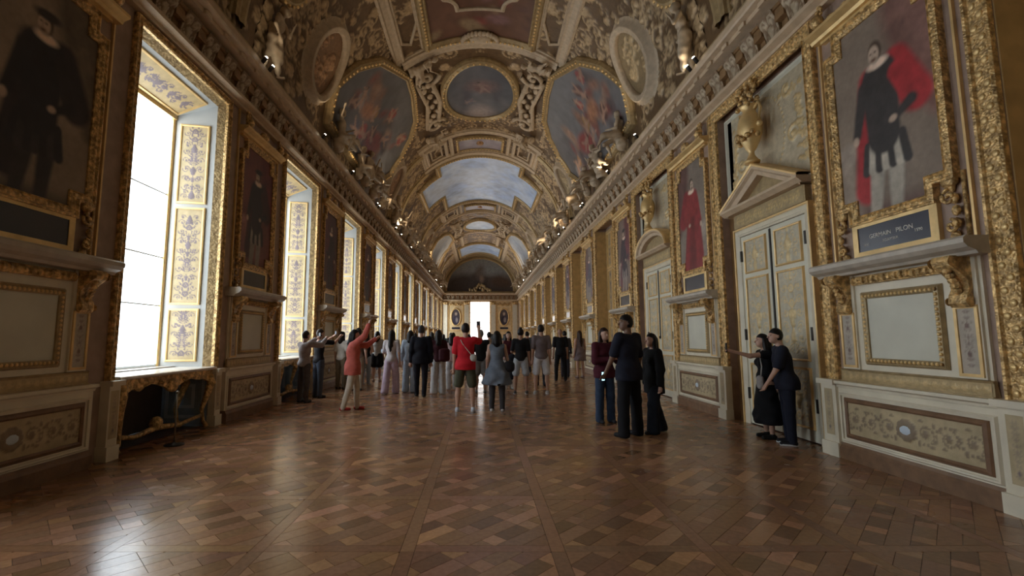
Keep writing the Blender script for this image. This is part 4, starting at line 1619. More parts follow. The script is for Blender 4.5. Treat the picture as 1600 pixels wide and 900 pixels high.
p = sky_paint(-1.6, 1.6, 16, 21, (.085, .095, .115), (.20, .19, .19), 70, .06, .35)
p.ell(-.6, 18.8, .15, .9, (.05, .05, .07), .1, .2); p.ell(.7, 18.9, .18, .8, (.05, .055, .07), -.1, .2); p.ell(.1, 18.0, .5, .35, (.20, .12, .11), 0, .3); p.ell(0, 20.2, .5, .5, (.32, .26, .24), 0, .4); painted_figure(p, .1, 18.1, .8, 2.8, (.16, .09, .09), (.24, .17, .15)); painted_figure(p, -.5, 19.2, .5, 1.0, (.1, .1, .13), (.2, .15, .14))
ceil_painting(oval(0, 18.55, 1.44, 2.1, 44), p, 'dark blue oval ceiling painting in ornate gilt ring', FRP)
p = sky_paint(-1.6, 1.6, 39, 45, (.38, .50, .70), (.64, .72, .82), 71, .08)
ceil_painting(oval(0, 41.6, 1.35, 1.75, 36), p, 'pale blue oval ceiling painting far down the vault', FRP)
for yc in (18.55, 41.6):
    for sg in (-1, 1):
        m = MB(V_vault)
        m.tube([(sg * (x + 2.15), .14, yc + z) for (x, z, t) in spiral(0, 1.9, .55, 1.3, 1, PI, .1)], .09, 6)
        m.tube([(sg * (x + 2.15), .14, yc + z) for (x, z, t) in spiral(0, -1.9, .55, 1.3, -1, PI, .1)], .09, 6)
        m.tube([(sg * 1.95, .12, yc - 1.4), (sg * 1.75, .16, yc), (sg * 1.95, .12, yc + 1.4)], .11, 6)
        m.tube([(sg * 2.6, .12, yc - 1.9), (sg * 2.35, .16, yc), (sg * 2.6, .12, yc + 1.9)], .09, 6)
        for k in range(12):
            m.blob((sg * (2.15 + .25 * math.sin(k * 2.1)), .16, yc - 1.5 + .27 * k), (.14, .1, .16), 6, 4)
        link('scroll_framework', m.mesh('scroll_framework', 'stucco', True), ceiling)

# large bright sky paintings
cross = [(-30 * DEG, 25.4), (30 * DEG, 25.4), (30 * DEG, 26.8), (49 * DEG, 26.8), (49 * DEG, 30.6), (31 * DEG, 30.6), (31 * DEG, 33.6), (-31 * DEG, 33.6), (-31 * DEG, 30.6), (-49 * DEG, 30.6), (-49 * DEG, 26.8), (-30 * DEG, 26.8)]
p = sky_paint(-4.2, 4.2, 25.2, 33.8, (.42, .56, .84), (.74, .82, .94), 72, .1)
ceil_painting(cross, p, 'large pale blue sky painting in the middle of the vault', FRP)
p = sky_paint(-2.6, 2.6, 49.5, 56, (.44, .58, .84), (.76, .84, .94), 73, .1)
ceil_painting(rect(-29 * DEG, 29 * DEG, 50.0, 55.2), p, 'pale blue sky panel nearest the far wall', FRP)

# side paintings on the slopes
SIDE = [(79, 13.3), (80.5, 16.2), (78, 19.3), (66, 20.5), (54, 20.6), (45, 20.0), (39, 19.0), (36.5, 17.2), (36.5, 16.0), (46, 14.3), (56, 13.6), (68, 13.1)]
for yoff, far in ((0, 0), (22.9, 1)):
    for sg in (-1, 1):
        poly = [(sg * a * DEG, y + yoff if not far else 60.2 - y) for (a, y) in SIDE]
        if far:
            poly = poly[::-1]
        if sg < 0:
            poly = poly[::-1]
        xs_ = [q[0] for q in poly]; ys_ = [q[1] for q in poly]
        if far:
            p = sky_paint(min(xs_) - .1, max(xs_) + .1, min(ys_) - .1, max(ys_) + .1, (.42, .47, .55), (.70, .70, .70), 80 + sg, .1)
            p.ell(sg * 74 * DEG, 43.5, .5, 1.5, (.30, .26, .22), 0, .4)
            lab = 'pale sky painting on the %s slope far down the vault' % ('left' if sg < 0 else 'right')
        else:
            p = sky_paint(min(xs_) - .1, max(xs_) + .1, min(ys_) - .1, max(ys_) + .1, (.115, .115, .125), (.20, .20, .21), 76 + sg, .07)
            rr = random.Random(9 + sg)
            for k in range(26):
                a = rr.uniform(50, 78); y = rr.uniform(13.8, 19.4); s = rr.uniform(.15, .5)
                c = [(.20, .075, .06), (.24, .13, .09), (.09, .075, .08), (.17, .05, .05), (.30, .19, .14)][k % 5]
                p.ell(sg * a * DEG, y, s * .55, s, c, rr.uniform(0, 3), .12)
            p.ell(sg * 66 * DEG, 17.3, .45, .9, (.26, .05, .045), .3 * sg, .12); p.ell(sg * 60 * DEG, 15.6, .3, .55, (.34, .16, .09), -.3, .12)
            for k in range(11):
                painted_figure(p, sg * rr.uniform(46, 76) * DEG, rr.uniform(14.2, 19.6), rr.uniform(.55, .85), rr.uniform(0, 6.3), [(.28, .05, .05), (.08, .08, .12), (.32, .18, .07), (.22, .20, .20), (.10, .05, .05)][k % 5])
            lab = 'dusky painting of tumbling figures on the %s slope of the vault' % ('left' if sg < 0 else 'right')
        ceil_painting(poly, p, lab, FRP, d=.06)

for sg in (-1, 1):
    p = sky_paint(-8, 8, 8.2, 10.2, (.10, .20, .22), (.16, .26, .27), 95, .07)
    ceil_painting(oval(sg * 61 * DEG, 9.2, .55, .62, 28), p, 'small teal oval painting on the %s slope near the camera' % ('left' if sg < 0 else 'right'), [(0, .05), (0, .10), (.06, .14), (.14, .10), (.18, .02)])

# square coffers and violet strip in the band between oval and sky painting
for yc in (23.6, 35.7):
    for sg in (-1, 1):
        for (a0, a1) in ((24, 36),):
            poly = rect(min(sg * a0, sg * a1) * DEG, max(sg * a0, sg * a1) * DEG, yc - .75, yc + .75)
            vframe(poly, [(0, .05), (0, .14), (.08, .18), (.16, .14), (.2, .02)], 'stucco', 'coffer_frame')
            vframe(offset_poly(poly, -.22), [(0, .04), (0, .10), (.06, .12), (.1, .04)], 'stucco', 'coffer_frame')
            long_rib(sg * 19, .22, yc - 1.1, yc + 1.1); long_rib(sg * 39.5, .26, yc - 1.1, yc + 1.1)
    p = sky_paint(-1.4, 1.4, yc - 1, yc + 1, (.26, .22, .25), (.42, .38, .40), 90, .07)
    root = ceil_painting([(1.15, yc - .62), (1.15, yc + .62), (-1.15, yc + .62), (-1.15, yc - .62)], p, 'small violet grey panel %s the large sky painting' % ('before' if yc < 30 else 'beyond'), [(0, .05), (0, .09), (.05, .12), (.10, .08), (.14, .02)])
    m = MB(V_vault); m.blob((0, .10, yc), (.22, .1, .28), 8, 6)
    link('boss', m.mesh('boss', 'bronze', True), ceiling)

# oval bronze medallions on the slopes
def medallion(a, y, label, mt, rel_seed, ra=.88, ry=.70):
    root = tag(empty('oval_medallion'), label, 'medallion', 'oval relief medallions on the vault')
    pol = oval(a * DEG, y, ra, ry, 36)
    mm = MB(V_vault); mm.frame(pol, [(0, .10), (0, .20), (.05, .24), (.12, .22), (.16, .26), (.20, .24), (.24, .06), (.34, .02)])
    link('frame', mm.mesh('frame', 'stucco', True), root)
    st = [(x * 1.0 + a * DEG, z + y, t) for (x, z, t) in st_scatter(ra * 1.1, ry * 1.2, rel_seed, 12, .24)]
    xs = np.linspace(-ra, ra, 44) + a * DEG; zs = np.linspace(-ry, ry, 40) + y
    X, Z = np.meshgrid(xs, zs)
    H = st_height(X, Z, st, 1.0)
    pt = Paint(xs[0], xs[-1], zs[0], zs[-1], (xs[-1] - xs[0]) / 43, mt, 3)
    mm = MB(V_vault)
    ok = np.hypot((X - a * DEG) / (ra * 1.02), (Z - y) / (ry * 1.02)) <= 1
    t = np.clip(H / .03, 0, 1)[..., None]
    C = np.array(mt) * (1 - t) + np.array(mt) * 1.9 * t
    ids = {}
    for j in range(39):
        for i in range(43):
            if ok[j, i] and ok[j + 1, i] and ok[j, i + 1] and ok[j + 1, i + 1]:
                q = []
                for (b, c) in ((j, i), (j, i + 1), (j + 1, i + 1), (j + 1, i)):
                    if (b, c) not in ids:
                        ids[(b, c)] = mm.pt(X[b, c], .11 + H[b, c], Z[b, c]); mm.c.append(tuple(C[b, c]))
                    q.append(ids[(b, c)])
                mm.f.append(tuple(q))
    link('relief', mm.mesh('relief', 'gilt_relief', True), root)


for i, y in enumerate((11.9, 21.9, 38.3 - .8, 48.3)):
    for sg in (-1, 1):
        a = 67 if y < 30 else 67
        medallion(sg * a, y if i != 2 else 36.0, 'oval bronze relief medallion on the %s slope, %s from the camera' % ('left' if sg < 0 else 'right', ORD[i]), (.26, .15, .08) if sg < 0 else (.30, .22, .12), 20 + i)

# ================================================================== FIGURES: smooth implicit bodies
def surface_nets(F, org, h):
    nx, ny, nz = F.shape
    s = F < 0
    c = (nx - 1, ny - 1, nz - 1)
    acc = np.zeros(c + (3,), np.float32); cnt = np.zeros(c, np.float32)
    offs = [(i, j, k) for i in (0, 1) for j in (0, 1) for k in (0, 1)]
    sl = lambda o: tuple(slice(o[a], o[a] + c[a]) for a in range(3))
    for a in offs:
        for ax in range(3):
            if a[ax]:
                continue
            b = list(a); b[ax] = 1; b = tuple(b)
            fa, fb = F[sl(a)], F[sl(b)]
            m = s[sl(a)] != s[sl(b)]
            if not m.any():
                continue
            t = fa[m] / (fa[m] - fb[m])
            for q in range(3):
                v = np.full(t.shape, float(a[q]), np.float32)
                if q == ax:
                    v = t
                acc[..., q][m] += v
            cnt[m] += 1
    act = cnt > 0
    idx = -np.ones(c, np.int64); idx[act] = np.arange(act.sum())
    ijk = np.argwhere(act)
    V = (ijk + acc[act] / cnt[act][:, None]) * h + np.array(org)
    faces = []
    for ax in range(3):
        u, w = (ax + 1) % 3, (ax + 2) % 3
        lo = [slice(None)] * 3; hi = [slice(None)] * 3
        lo[ax] = slice(0, -1); hi[ax] = slice(1, None)
        m = s[tuple(lo)] != s[tuple(hi)]
        e = np.argwhere(m)
        ok = (e[:, u] > 0) & (e[:, w] > 0) & (e[:, u] < c[u]) & (e[:, w] < c[w])
        e = e[ok]
        if not len(e):
            continue
        q = []
        for (du, dw) in ((-1, -1), (0, -1), (0, 0), (-1, 0)):
            p = e.copy(); p[:, u] += du; p[:, w] += dw
            q.append(idx[p[:, 0], p[:, 1], p[:, 2]])
        q = np.stack(q, 1)
        flip = ~s[e[:, 0], e[:, 1], e[:, 2]]
        q[flip] = q[flip][:, ::-1]
        faces.append(q)
    return V, np.concatenate(faces)


class SDF:
    """union of tapered capsules and ellipsoids on a grid"""
    def __init__(self, lo, hi, h):
        self.lo = np.array(lo, float); self.h = h
        n = np.ceil((np.array(hi) - self.lo) / h).astype(int) + 1
        self.ax = [self.lo[i] + h * np.arange(n[i]) for i in range(3)]
        self.F = np.full(tuple(n), 1.0, np.float32)

    def _win(self, lo, hi):
        s = []
        for i in range(3):
            a = int(max(0, math.floor((lo[i] - self.lo[i]) / self.h))); b = int(min(len(self.ax[i]), math.ceil((hi[i] - self.lo[i]) / self.h) + 1))
            if b <= a:
                return None
            s.append(slice(a, b))
        return tuple(s)

    def _put(self, w, d, k):
        a = self.F[w]
        if k <= 0:
            self.F[w] = np.minimum(a, d)
        else:
            t = np.maximum(k - np.abs(a - d), 0) / k
            self.F[w] = np.minimum(a, d) - t * t * k * .25

    def cap(self, a, b, ra, rb, k=.02):
        a = np.array(a, float); b = np.array(b, float); R = max(ra, rb) + k + 3 * self.h
        w = self._win(np.minimum(a, b) - R, np.maximum(a, b) + R)
        if w is None:
            return
        X, Y, Z = np.ix_(self.ax[0][w[0]] - a[0], self.ax[1][w[1]] - a[1], self.ax[2][w[2]] - a[2])
        u = b - a; L = u @ u + 1e-12
        t = np.clip((X * u[0] + Y * u[1] + Z * u[2]) / L, 0, 1)
        d = np.sqrt((X - t * u[0]) ** 2 + (Y - t * u[1]) ** 2 + (Z - t * u[2]) ** 2) - (ra + (rb - ra) * t)
        self._put(w, d.astype(np.float32), k)

    def ell(self, c, r, k=.02, yaw=0.0):
        c = np.array(c, float); r = np.array(r, float); R = r.max() + k + 3 * self.h
        w = self._win(c - R, c + R)
        if w is None:
            return
        X, Y, Z = np.ix_(self.ax[0][w[0]] - c[0], self.ax[1][w[1]] - c[1], self.ax[2][w[2]] - c[2])
        if yaw:
            cs, sn = math.cos(yaw), math.sin(yaw)
            X, Y = X * cs + Y * sn, -X * sn + Y * cs
        q = np.sqrt((X / r[0]) ** 2 + (Y / r[1]) ** 2 + (Z / r[2]) ** 2)
        d = (q - 1) * r.min() * np.where(q > 1, 1.0, 1.0)
        self._put(w, (d + 0 * (X + Y + Z)).astype(np.float32), k)

    def cut(self, fn):
        """intersect with fn(X, Y, Z) <= 0"""
        X, Y, Z = np.ix_(*self.ax)
        self.F = np.maximum(self.F, fn(X, Y, Z).astype(np.float32) + 0 * self.F)

    def folds(self, amp, fx=24, fz=9, seed=0):
        X, Y, Z = np.ix_(*self.ax)
        self.F = self.F + (amp * (np.sin(fx * X + 3 * np.sin(fz * Z + seed)) * np.sin(fx * .8 * Y + seed + 4 * Z) + .6 * np.sin(31 * Z + 9 * X + seed))).astype(np.float32)

    def mesh(self, name, material):
        V, Q = surface_nets(self.F, self.lo, self.h)
        me = bpy.data.meshes.new(name)
        me.vertices.add(len(V)); me.vertices.foreach_set('co', V.astype(np.float32).ravel())
        me.loops.add(len(Q) * 4); me.loops.foreach_set('vertex_index', Q.astype(np.int32).ravel())
        me.polygons.add(len(Q)); me.polygons.foreach_set('loop_start', np.arange(len(Q), dtype=np.int32) * 4)
        me.polygons.foreach_set('loop_total', np.full(len(Q), 4, np.int32))
        me.polygons.foreach_set('use_smooth', np.ones(len(Q), bool))
        me.update(calc_edges=True)
        me.materials.append(MATS[material])
        return me


def nrm(v):
    v = np.array(v, float); return v / np.linalg.norm(v)


ARMS = {   # (upper arm direction, forearm direction) for the +x arm; x is mirrored for the other
    'down': ((.16, .03, -1), (.06, -.12, -1)),
    'back': ((.16, .25, -1), (.05, -.05, -1)),
    'fwd': ((.12, -.35, -1), (.0, -.6, -1)),
    'bent': ((.22, -.12, -1), (-.55, -1, .1)),
    'photo': ((.35, -1, -.05), (-.35, -.75, .55)),
    'high': ((.20, -.75, .65), (-.05, -.35, 1)),
    'selfie': ((.9, -.35, .02), (1, -.25, .30)),
    'hold': ((.15, -.1, -1), (-.1, -.9, -.25)),
    'hip': ((.45, .1, -1), (-.6, -.2, -.7)),
    'chin': ((.15, -.45, -1), (-.15, -.5, 1)),
    'out': ((1, -.1, -.2), (.6, -.3, .6)),
    'up': ((.6, .0, .8), (-.2, -.1, 1)),
    'brow': ((.30, -.7, -.10), (-.10, -.45, 1)),
    'reach': ((.10, -1, -.12), (.02, -1, .28)),
    'across': ((.2, -.35, -1), (-1, -.45, .15)),
}
LEGS = {
    'stand': (((.05, .0, -1), (.02, .02, -1)), ((-.05, .0, -1), (-.02, .02, -1))),
    'wide': (((.13, .0, -1), (.04, .02, -1)), ((-.13, .0, -1), (-.04, .02, -1))),
    'step': (((.05, -.22, -1), (.0, -.04, -1)), ((-.05, .16, -1), (-.0, .30, -1))),
    'stepb': (((.05, .16, -1), (.0, .30, -1)), ((-.05, -.22, -1), (.0, -.04, -1))),
    'sit': (((.22, -1, -.05), (.05, .12, -1)), ((-.22, -1, -.05), (-.05, .12, -1))),
    'sit2': (((.30, -1, .05), (.10, -.55, -1)), ((-.35, -.8, -.15), (-.10, .35, -1))),
    'recline': (((.95, -.5, .1), (.9, .2, -.6)), ((.75, -.75, -.2), (1, .1, -.35))),
}


def joints(H, arms, legs, lean=(0, 0), head=(0, 0, 0), slim=1.0):
    J = {}
    hz = .52 * H
    for i, sx in ((0, 1), (1, -1)):
        hip = np.array((sx * .05 * H, 0, hz))
        td, sd = LEGS[legs][i]
        knee = hip + nrm(td) * .235 * H
        ank = knee + nrm(sd) * .245 * H
        J['hip%d' % i], J['knee%d' % i], J['ank%d' % i] = hip, knee, ank
    def tilt(p):
        p = np.array(p, float); dz = max(0, p[2] - hz)
        p[0] += lean[0] * dz; p[1] += lean[1] * dz; return p
    J['tilt'] = tilt
    for i, sx in ((0, 1), (1, -1)):
        sh = tilt((sx * .098 * H * slim, 0, .808 * H))
        ud, fd = ARMS[arms[i]]
        mir = np.array((sx, 1, 1))
        el = sh + nrm(np.array(ud) * mir) * .172 * H
        wr = el + nrm(np.array(fd) * mir) * .148 * H
        J['sh%d' % i], J['el%d' % i], J['wr%d' % i] = sh, el, wr
        J['fd%d' % i] = nrm(np.array(fd) * mir)
    J['neck'] = tilt((0, .008 * H, .835 * H))
    J['head'] = tilt((0, -.012 * H, .934 * H)) + np.array((head[1], head[2], 0.0))
    J['yaw'] = math.radians(head[0])
    J['hz'] = hz
    return J


def head_pt(J, H, p):
    c, s = math.cos(J['yaw']), math.sin(J['yaw'])
    x, y, z = p
    return J['head'] + H * np.array((x * c - y * s, x * s + y * c, z))


def add_body(S_, J, H, g=1.0, slim=1.0, fem=False, feet=True, fine=True):
    t = J['tilt']; T = lambda x, y, z: t((x * H, y * H, z * H))
    k = .03 * H
    S_.ell(T(0, .004, .525), np.array((.088 * slim, .062 * g, .06)) * H, k)
    S_.ell(T(0, 0, .615), np.array((.072 * slim * (.9 if fem else 1), .050 * g, .08)) * H, k)
    S_.ell(T(0, 0, .725), np.array((.090 * slim, .060 * g, .085)) * H, k)
    S_.cap(T(-.078 * slim, 0, .803), T(.078 * slim, 0, .803), .034 * H, .034 * H, k)
    S_.cap(J['neck'], J['head'] - np.array((0, -.008 * H, .03 * H)), .030 * H, .027 * H, .02 * H)
    hp = lambda *p: head_pt(J, H, p)
    S_.ell(J['head'], np.array((.044, .054, .062)) * H, .01 * H, J['yaw'])
    S_.ell(hp(0, -.022, -.038), np.array((.031, .032, .030)) * H, .015 * H, J['yaw'])
    S_.cap(hp(0, -.050, .006), hp(0, -.063, -.014), .005 * H, .0085 * H, .006 * H)
    S_.cap(hp(-.012, -.050, -.032), hp(.012, -.050, -.032), .0045 * H, .0045 * H, .003 * H)
    S_.cap(hp(-.022, -.047, .014), hp(.022, -.047, .014), .006 * H, .006 * H, .006 * H)
    for sx in (-1, 1):
        S_.ell(hp(sx * .045, .004, -.004), np.array((.007, .012, .018)) * H, .004 * H, J['yaw'])
    for i in (0, 1):
        S_.cap(J['hip%d' % i], J['knee%d' % i], .050 * H * slim, .031 * H, .02 * H)
        S_.cap(J['knee%d' % i], J['knee%d' % i] * .6 + J['ank%d' % i] * .4, .030 * H, .032 * H, .015 * H)
        S_.cap(J['knee%d' % i] * .6 + J['ank%d' % i] * .4, J['ank%d' % i], .031 * H, .019 * H, .015 * H)
        if feet:
            a = J['ank%d' % i]
            S_.cap(a + H * np.array((0, .012, -.022)), a + H * np.array((0, -.075, -.028)), .018 * H, .014 * H, .012 * H)
        S_.cap(J['sh%d' % i], J['el%d' % i], .029 * H * slim, .022 * H, .02 * H)
        S_.cap(J['el%d' % i], J['wr%d' % i], .0225 * H, .0145 * H, .012 * H)
        # hand: palm, four fingers, thumb
        w = J['wr%d' % i]; f = J['fd%d' % i]
        side = np.cross(f, (0, 0, 1.0) if abs(f[2]) < .85 else (0, 1.0, 0)); side /= np.linalg.norm(side)
        up = np.cross(side, f)
        palm = w + f * .052 * H
        S_.cap(w, palm, .0145 * H, .017 * H, .008 * H)
        S_.cap(palm - side * .012 * H, palm + side * .012 * H, .012 * H, .012 * H, .006 * H)
        if fine:
            for q in range(4):
                b = palm + side * (.0165 - .011 * q) * H + f * .004 * H
                ln = (.032, .038, .036, .028)[q] * H
                kn = b + (f * .9 + up * -.25) * ln * .55
                S_.cap(b, kn, .0052 * H, .0050 * H, .002 * H)
                S_.cap(kn, kn + (f * .65 - up * .75) * ln * .5, .0050 * H, .0044 * H, .001)
            tb = w + f * .022 * H + side * .014 * H
            S_.cap(tb, tb + (side * .8 + f * .6) * .024 * H, .0065 * H, .0055 * H, .003 * H)
            S_.cap(tb + (side * .8 + f * .6) * .024 * H, tb + (side * .5 + f * 1.3) * .034 * H, .0055 * H, .0048 * H, .001)
        else:
            S_.cap(palm, palm + (f - .3 * up) * .03 * H, .014 * H, .009 * H, .006 * H)


def bounds(J, H, pad=.24):
    pts = np.array([v for k_, v in J.items() if isinstance(v, np.ndarray) and v.shape == (3,) and not k_.startswith('fd')])
    lo = pts.min(0) - pad; hi = pts.max(0) + pad
    lo[2] = min(lo[2], -.01) if lo[2] < .4 else lo[2]
    hi[2] = max(hi[2], J['head'][2] + .09 * H + .02)
    return lo, hi


SKIN = {'light': (.55, .33, .24), 'tan': (.38, .21, .14), 'brown': (.20, .105, .065), 'dark': (.10, .055, .035)}


def person(x, y, rot, H, label, top=(.3, .3, .3), bottom=(.1, .1, .1), shoes=(.05, .05, .05), hair=(.02, .015, .012), skin='light',
           arms=('down', 'down'), legs='stand', sleeve='short', bot='trousers', hairlen='short', flare=0.0, loose=.012, lean=(0, 0),
           head=(0, 0, 0), slim=1.0, fem=False, h=.011, hem=.50, rotoff=0, sole=None, fine=True, dress_hem=None, skirt_w=.16):
    J = joints(H, arms, legs, lean, head, slim)
    lo, hi = bounds(J, H)
    zoff = -(min(J['ank0'][2], J['ank1'][2]) - .042 * H)
    root = tag(empty('person', (x, y, zoff), math.radians(rot)), label, 'person', 'visitors in the gallery')
    sk = 'skin_' + skin
    if sk not in MATS:
        mat(sk, SKIN[skin], .5, var=.08, vscale=20)
    B = SDF(lo, hi, h)
    add_body(B, J, H, 1.0, slim, fem, True, fine)
    link('body', B.mesh('body', sk), root)
    hp = lambda *p: head_pt(J, H, p)
    # eyes, brows and lips
    e = MB(ident)
    for sx in (-1, 1):
        c = hp(sx * .018, -.0465, .002)
        e.blob(c, (.007 * H, .005 * H, .0045 * H), 6, 4)
        e.tube([hp(sx * .009, -.052, .0135), hp(sx * .020, -.050, .016), hp(sx * .029, -.043, .012)], .0022 * H, 4)
    link('eyes', e.mesh('eyes', 'eye_dark', True), root)
    e = MB(ident); e.tube([hp(-.013, -.0515, -.0325), hp(0, -.0555, -.032), hp(.013, -.0515, -.0325)], .0035 * H, 5)
    link('lips', e.mesh('lips', 'lip_red', True), root)
    t = J['tilt']; T = lambda a, b, c: t((a * H, b * H, c * H))
    # upper garment
    C = SDF(lo, hi, h)
    l = loose; k = .035 * H
    if dress_hem is None:
        C.ell(T(0, .004, .535), np.array((.091 * slim, .067, .06)) * H + l, k)
        zlow = hem * H
        if hem < .50:
            n = 4
            for q in range(n + 1):
                z = .55 * H + (zlow - .55 * H) * q / n
                C.ell((0, .004 * H, z), np.array((.094 * slim, .071, .05)) * H + l, .03)
    else:
        n = 10
        for q in range(n + 1):
            z = .60 * H + (dress_hem * H - .60 * H) * q / n
            wv = .070 * H * slim + (skirt_w - .070 * H) * (q / n) ** .8
            C.ell((0, 0, z), (wv + l, wv * .78 + l, .06), .05)
        zlow = dress_hem * H
    C.ell(T(0, 0, .615), np.array((.074 * slim * (.93 if fem else 1), .052, .08)) * H + l, k)
    C.ell(T(0, 0, .725), np.array((.090 * slim, .061, .085)) * H + l, k)
    if fem:
        for sx in (-1, 1):
            C.ell(T(sx * .04, -.045, .72), np.array((.035, .03, .035)) * H + l * .5, .02)
    C.cap(T(-.076 * slim, 0, .803), T(.076 * slim, 0, .803), .034 * H + l * .7, .034 * H + l * .7, k)
    fr = {'none': 0, 'cap': .35, 'short': .8, 'long': 1.0}[sleeve]
    for i in (0, 1):
        if fr > 0:
            a, b, w = J['sh%d' % i], J['el%d' % i], J['wr%d' % i]
            ls_ = min(l, .022)
            C.cap(a, a + (b - a) * fr, .031 * H * slim + ls_, .026 * H + ls_ * 1.2, .02)
            if sleeve == 'long':
                C.cap(b, b + (w - b) * .95, .0245 * H + ls_, .018 * H + ls_, .02)
    nk = J['neck']
    C.cut(lambda X, Y, Z: np.maximum(zlow - Z, np.where((np.abs(X - nk[0]) < .07 * H) & (np.abs(Y - nk[1]) < .09 * H), Z - (nk[2] + .006 * H), -1.0)))
    C.folds(.0035, seed=x * 3)
    link('dress' if dress_hem is not None else 'top', C.mesh('top', cloth(top)), root)
    # lower garment
    if bottom is not None:
        D = SDF(lo, hi, h)
        if dress_hem is None:
            D.ell(T(0, .004, .52), np.array((.087 * slim, .061, .055)) * H + .006, .02)
        for i in (0, 1):
            hpj, kn, an = J['hip%d' % i], J['knee%d' % i], J['ank%d' % i]
            if bot == 'shorts':
                D.cap(hpj, hpj + (kn - hpj) * .88, .052 * H * slim + .012, .044 * H + .022, .02)
            elif bot == 'skirt':
                D.cap(hpj, hpj + (kn - hpj) * .7, .07 * H, .085 * H, .06)
            else:
                D.cap(hpj, kn, .051 * H * slim + .010, .034 * H + .012 + flare * .5, .02)
                D.cap(kn, an + np.array((0, 0, -.012 * H)), .034 * H + .012 + flare * .5, .026 * H + .010 + flare, .02)
        D.cut(lambda X, Y, Z: np.maximum((.012 - zoff) - Z, Z - (.56 * H if dress_hem is None else .46 * H)))
        D.folds(.003, seed=y)
        link({'shorts': 'shorts', 'skirt': 'skirt'}.get(bot, 'trousers'), D.mesh('trousers', cloth(bottom)), root)
    # shoes
    for i in (0, 1):
        a = J['ank%d' % i]
        E_ = SDF(a + H * np.array((-.05, -.11, -.06)), a + H * np.array((.05, .05, .03)), min(h, .009))
        E_.cap(a + H * np.array((0, .016, -.020)), a + H * np.array((0, -.078, -.026)), .024 * H, .020 * H, .01)
        E_.cap(a + H * np.array((0, .004, -.015)), a, .023 * H, .022 * H, .01)
        zb = a[2] - .0415 * H
        E_.cut(lambda X, Y, Z: zb - Z)
        so = link('shoe', E_.mesh('shoe', cloth(shoes, .55)), root)
        if sole:
            e = MB(ident)
            n = 18
            ring = [(a[0] + .028 * H * math.cos(2 * PI * q / n), a[1] - .031 * H + .068 * H * math.sin(2 * PI * q / n)) for q in range(n)]
            i0 = [e.pt(px_, py_, zb + .001) for (px_, py_) in ring]; i1 = [e.pt(px_, py_, zb + .022) for (px_, py_) in ring]
            for q in range(n):
                e.f.append((i0[q], i0[(q + 1) % n], i1[(q + 1) % n], i1[q]))
            e.f.append(tuple(i1)); e.f.append(tuple(reversed(i0)))
            link('sole', e.mesh('sole', cloth(sole, .5)), so)
    # hair
    if hairlen != 'bald':
        hd = J['head']
        lo2 = hd - np.array((.13, .14, .14)) * 1.0; hi2 = hd + np.array((.13, .16, .14))
        if hairlen in ('long', 'verylong', 'shoulder', 'bob'):
            lo2[2] -= .45
        Hh = SDF(lo2, hi2, min(h, .009))
        Hh.ell(hd + np.array((0, .004, .006)) * H, np.array((.049, .058, .066)) * H, 0, J['yaw'])
        yw = J['yaw']; cs, sn = math.cos(yw), math.sin(yw)
        fz = hd[2]
        lim = .022 if hairlen in ('short', 'bun') else .030
        def face_cut(X, Y, Z):
            xl = (X - hd[0]) * cs + (Y - hd[1]) * sn; yl = -(X - hd[0]) * sn + (Y - hd[1]) * cs
            front = -(yl + .004 * H)                      # >0 in front of the ears
            below = (fz + lim * H) - Z + .35 * (front - .03 * H)
            neckcut = (fz - .045 * H) - Z if hairlen in ('short', 'bun') else -1.0
            return np.maximum(np.minimum(front, below), neckcut)
        Hh.cut(face_cut)
        if hairlen == 'bun':
            Hh.ell(hp(0, .035, .062), np.array((.026, .026, .024)) * H, .01)
        Lh = {'long': .20, 'verylong': .27, 'shoulder': .11, 'bob': .075}.get(hairlen, 0)
        if Lh:
            Hh.cap(hp(0, .030, .0), hp(0, .045, -.05 - Lh * .5), .043 * H, .046 * H, .02)
            Hh.cap(hp(0, .045, -.05 - Lh * .5), hp(0, .040, -.05 - Lh), .046 * H, .026 * H, .02)
            for sx in (-1, 1):
                Hh.cap(hp(sx * .040, .010, .01), hp(sx * .052, .018, -.05 - Lh * .6), .017 * H, .020 * H, .02)
            Hh.folds(.002, 60, 20, x)
        link('hair', Hh.mesh('hair', cloth(hair, .45)), root)
    return root, J, zoff


mat('eye_dark', (.03, .02, .015), .3)
mat('lip_red', (.36, .13, .11), .5)


def world_of(root, p):
    return Matrix.Translation(root.location) @ Matrix.Rotation(root.rotation_euler[2], 4, 'Z') @ Vector(p)


def handheld_phone(root, J, i, label, glow=False):
    p = J['wr%d' % i] + J['fd%d' % i] * .115 + np.array((0, 0, .03))
    w = world_of(root, p)
    r = tag(empty('phone', w, root.rotation_euler[2]), label, 'phone')
    m = MB(); m.slab(offset_poly(rect(-.034, .034, -.07, .07), .002), -.004, .004)
    link('case', m.mesh('case', 'rubber'), r)
    m = MB(); m.fill(rect(-.032, .032, -.066, .066), -.0046)
    m2 = MB(); m2.fill(rect(-.032, .032, -.066, .066), .0046)
    link('screen', m.mesh('screen', 'phone_glow' if glow else 'navy_plaque'), r)


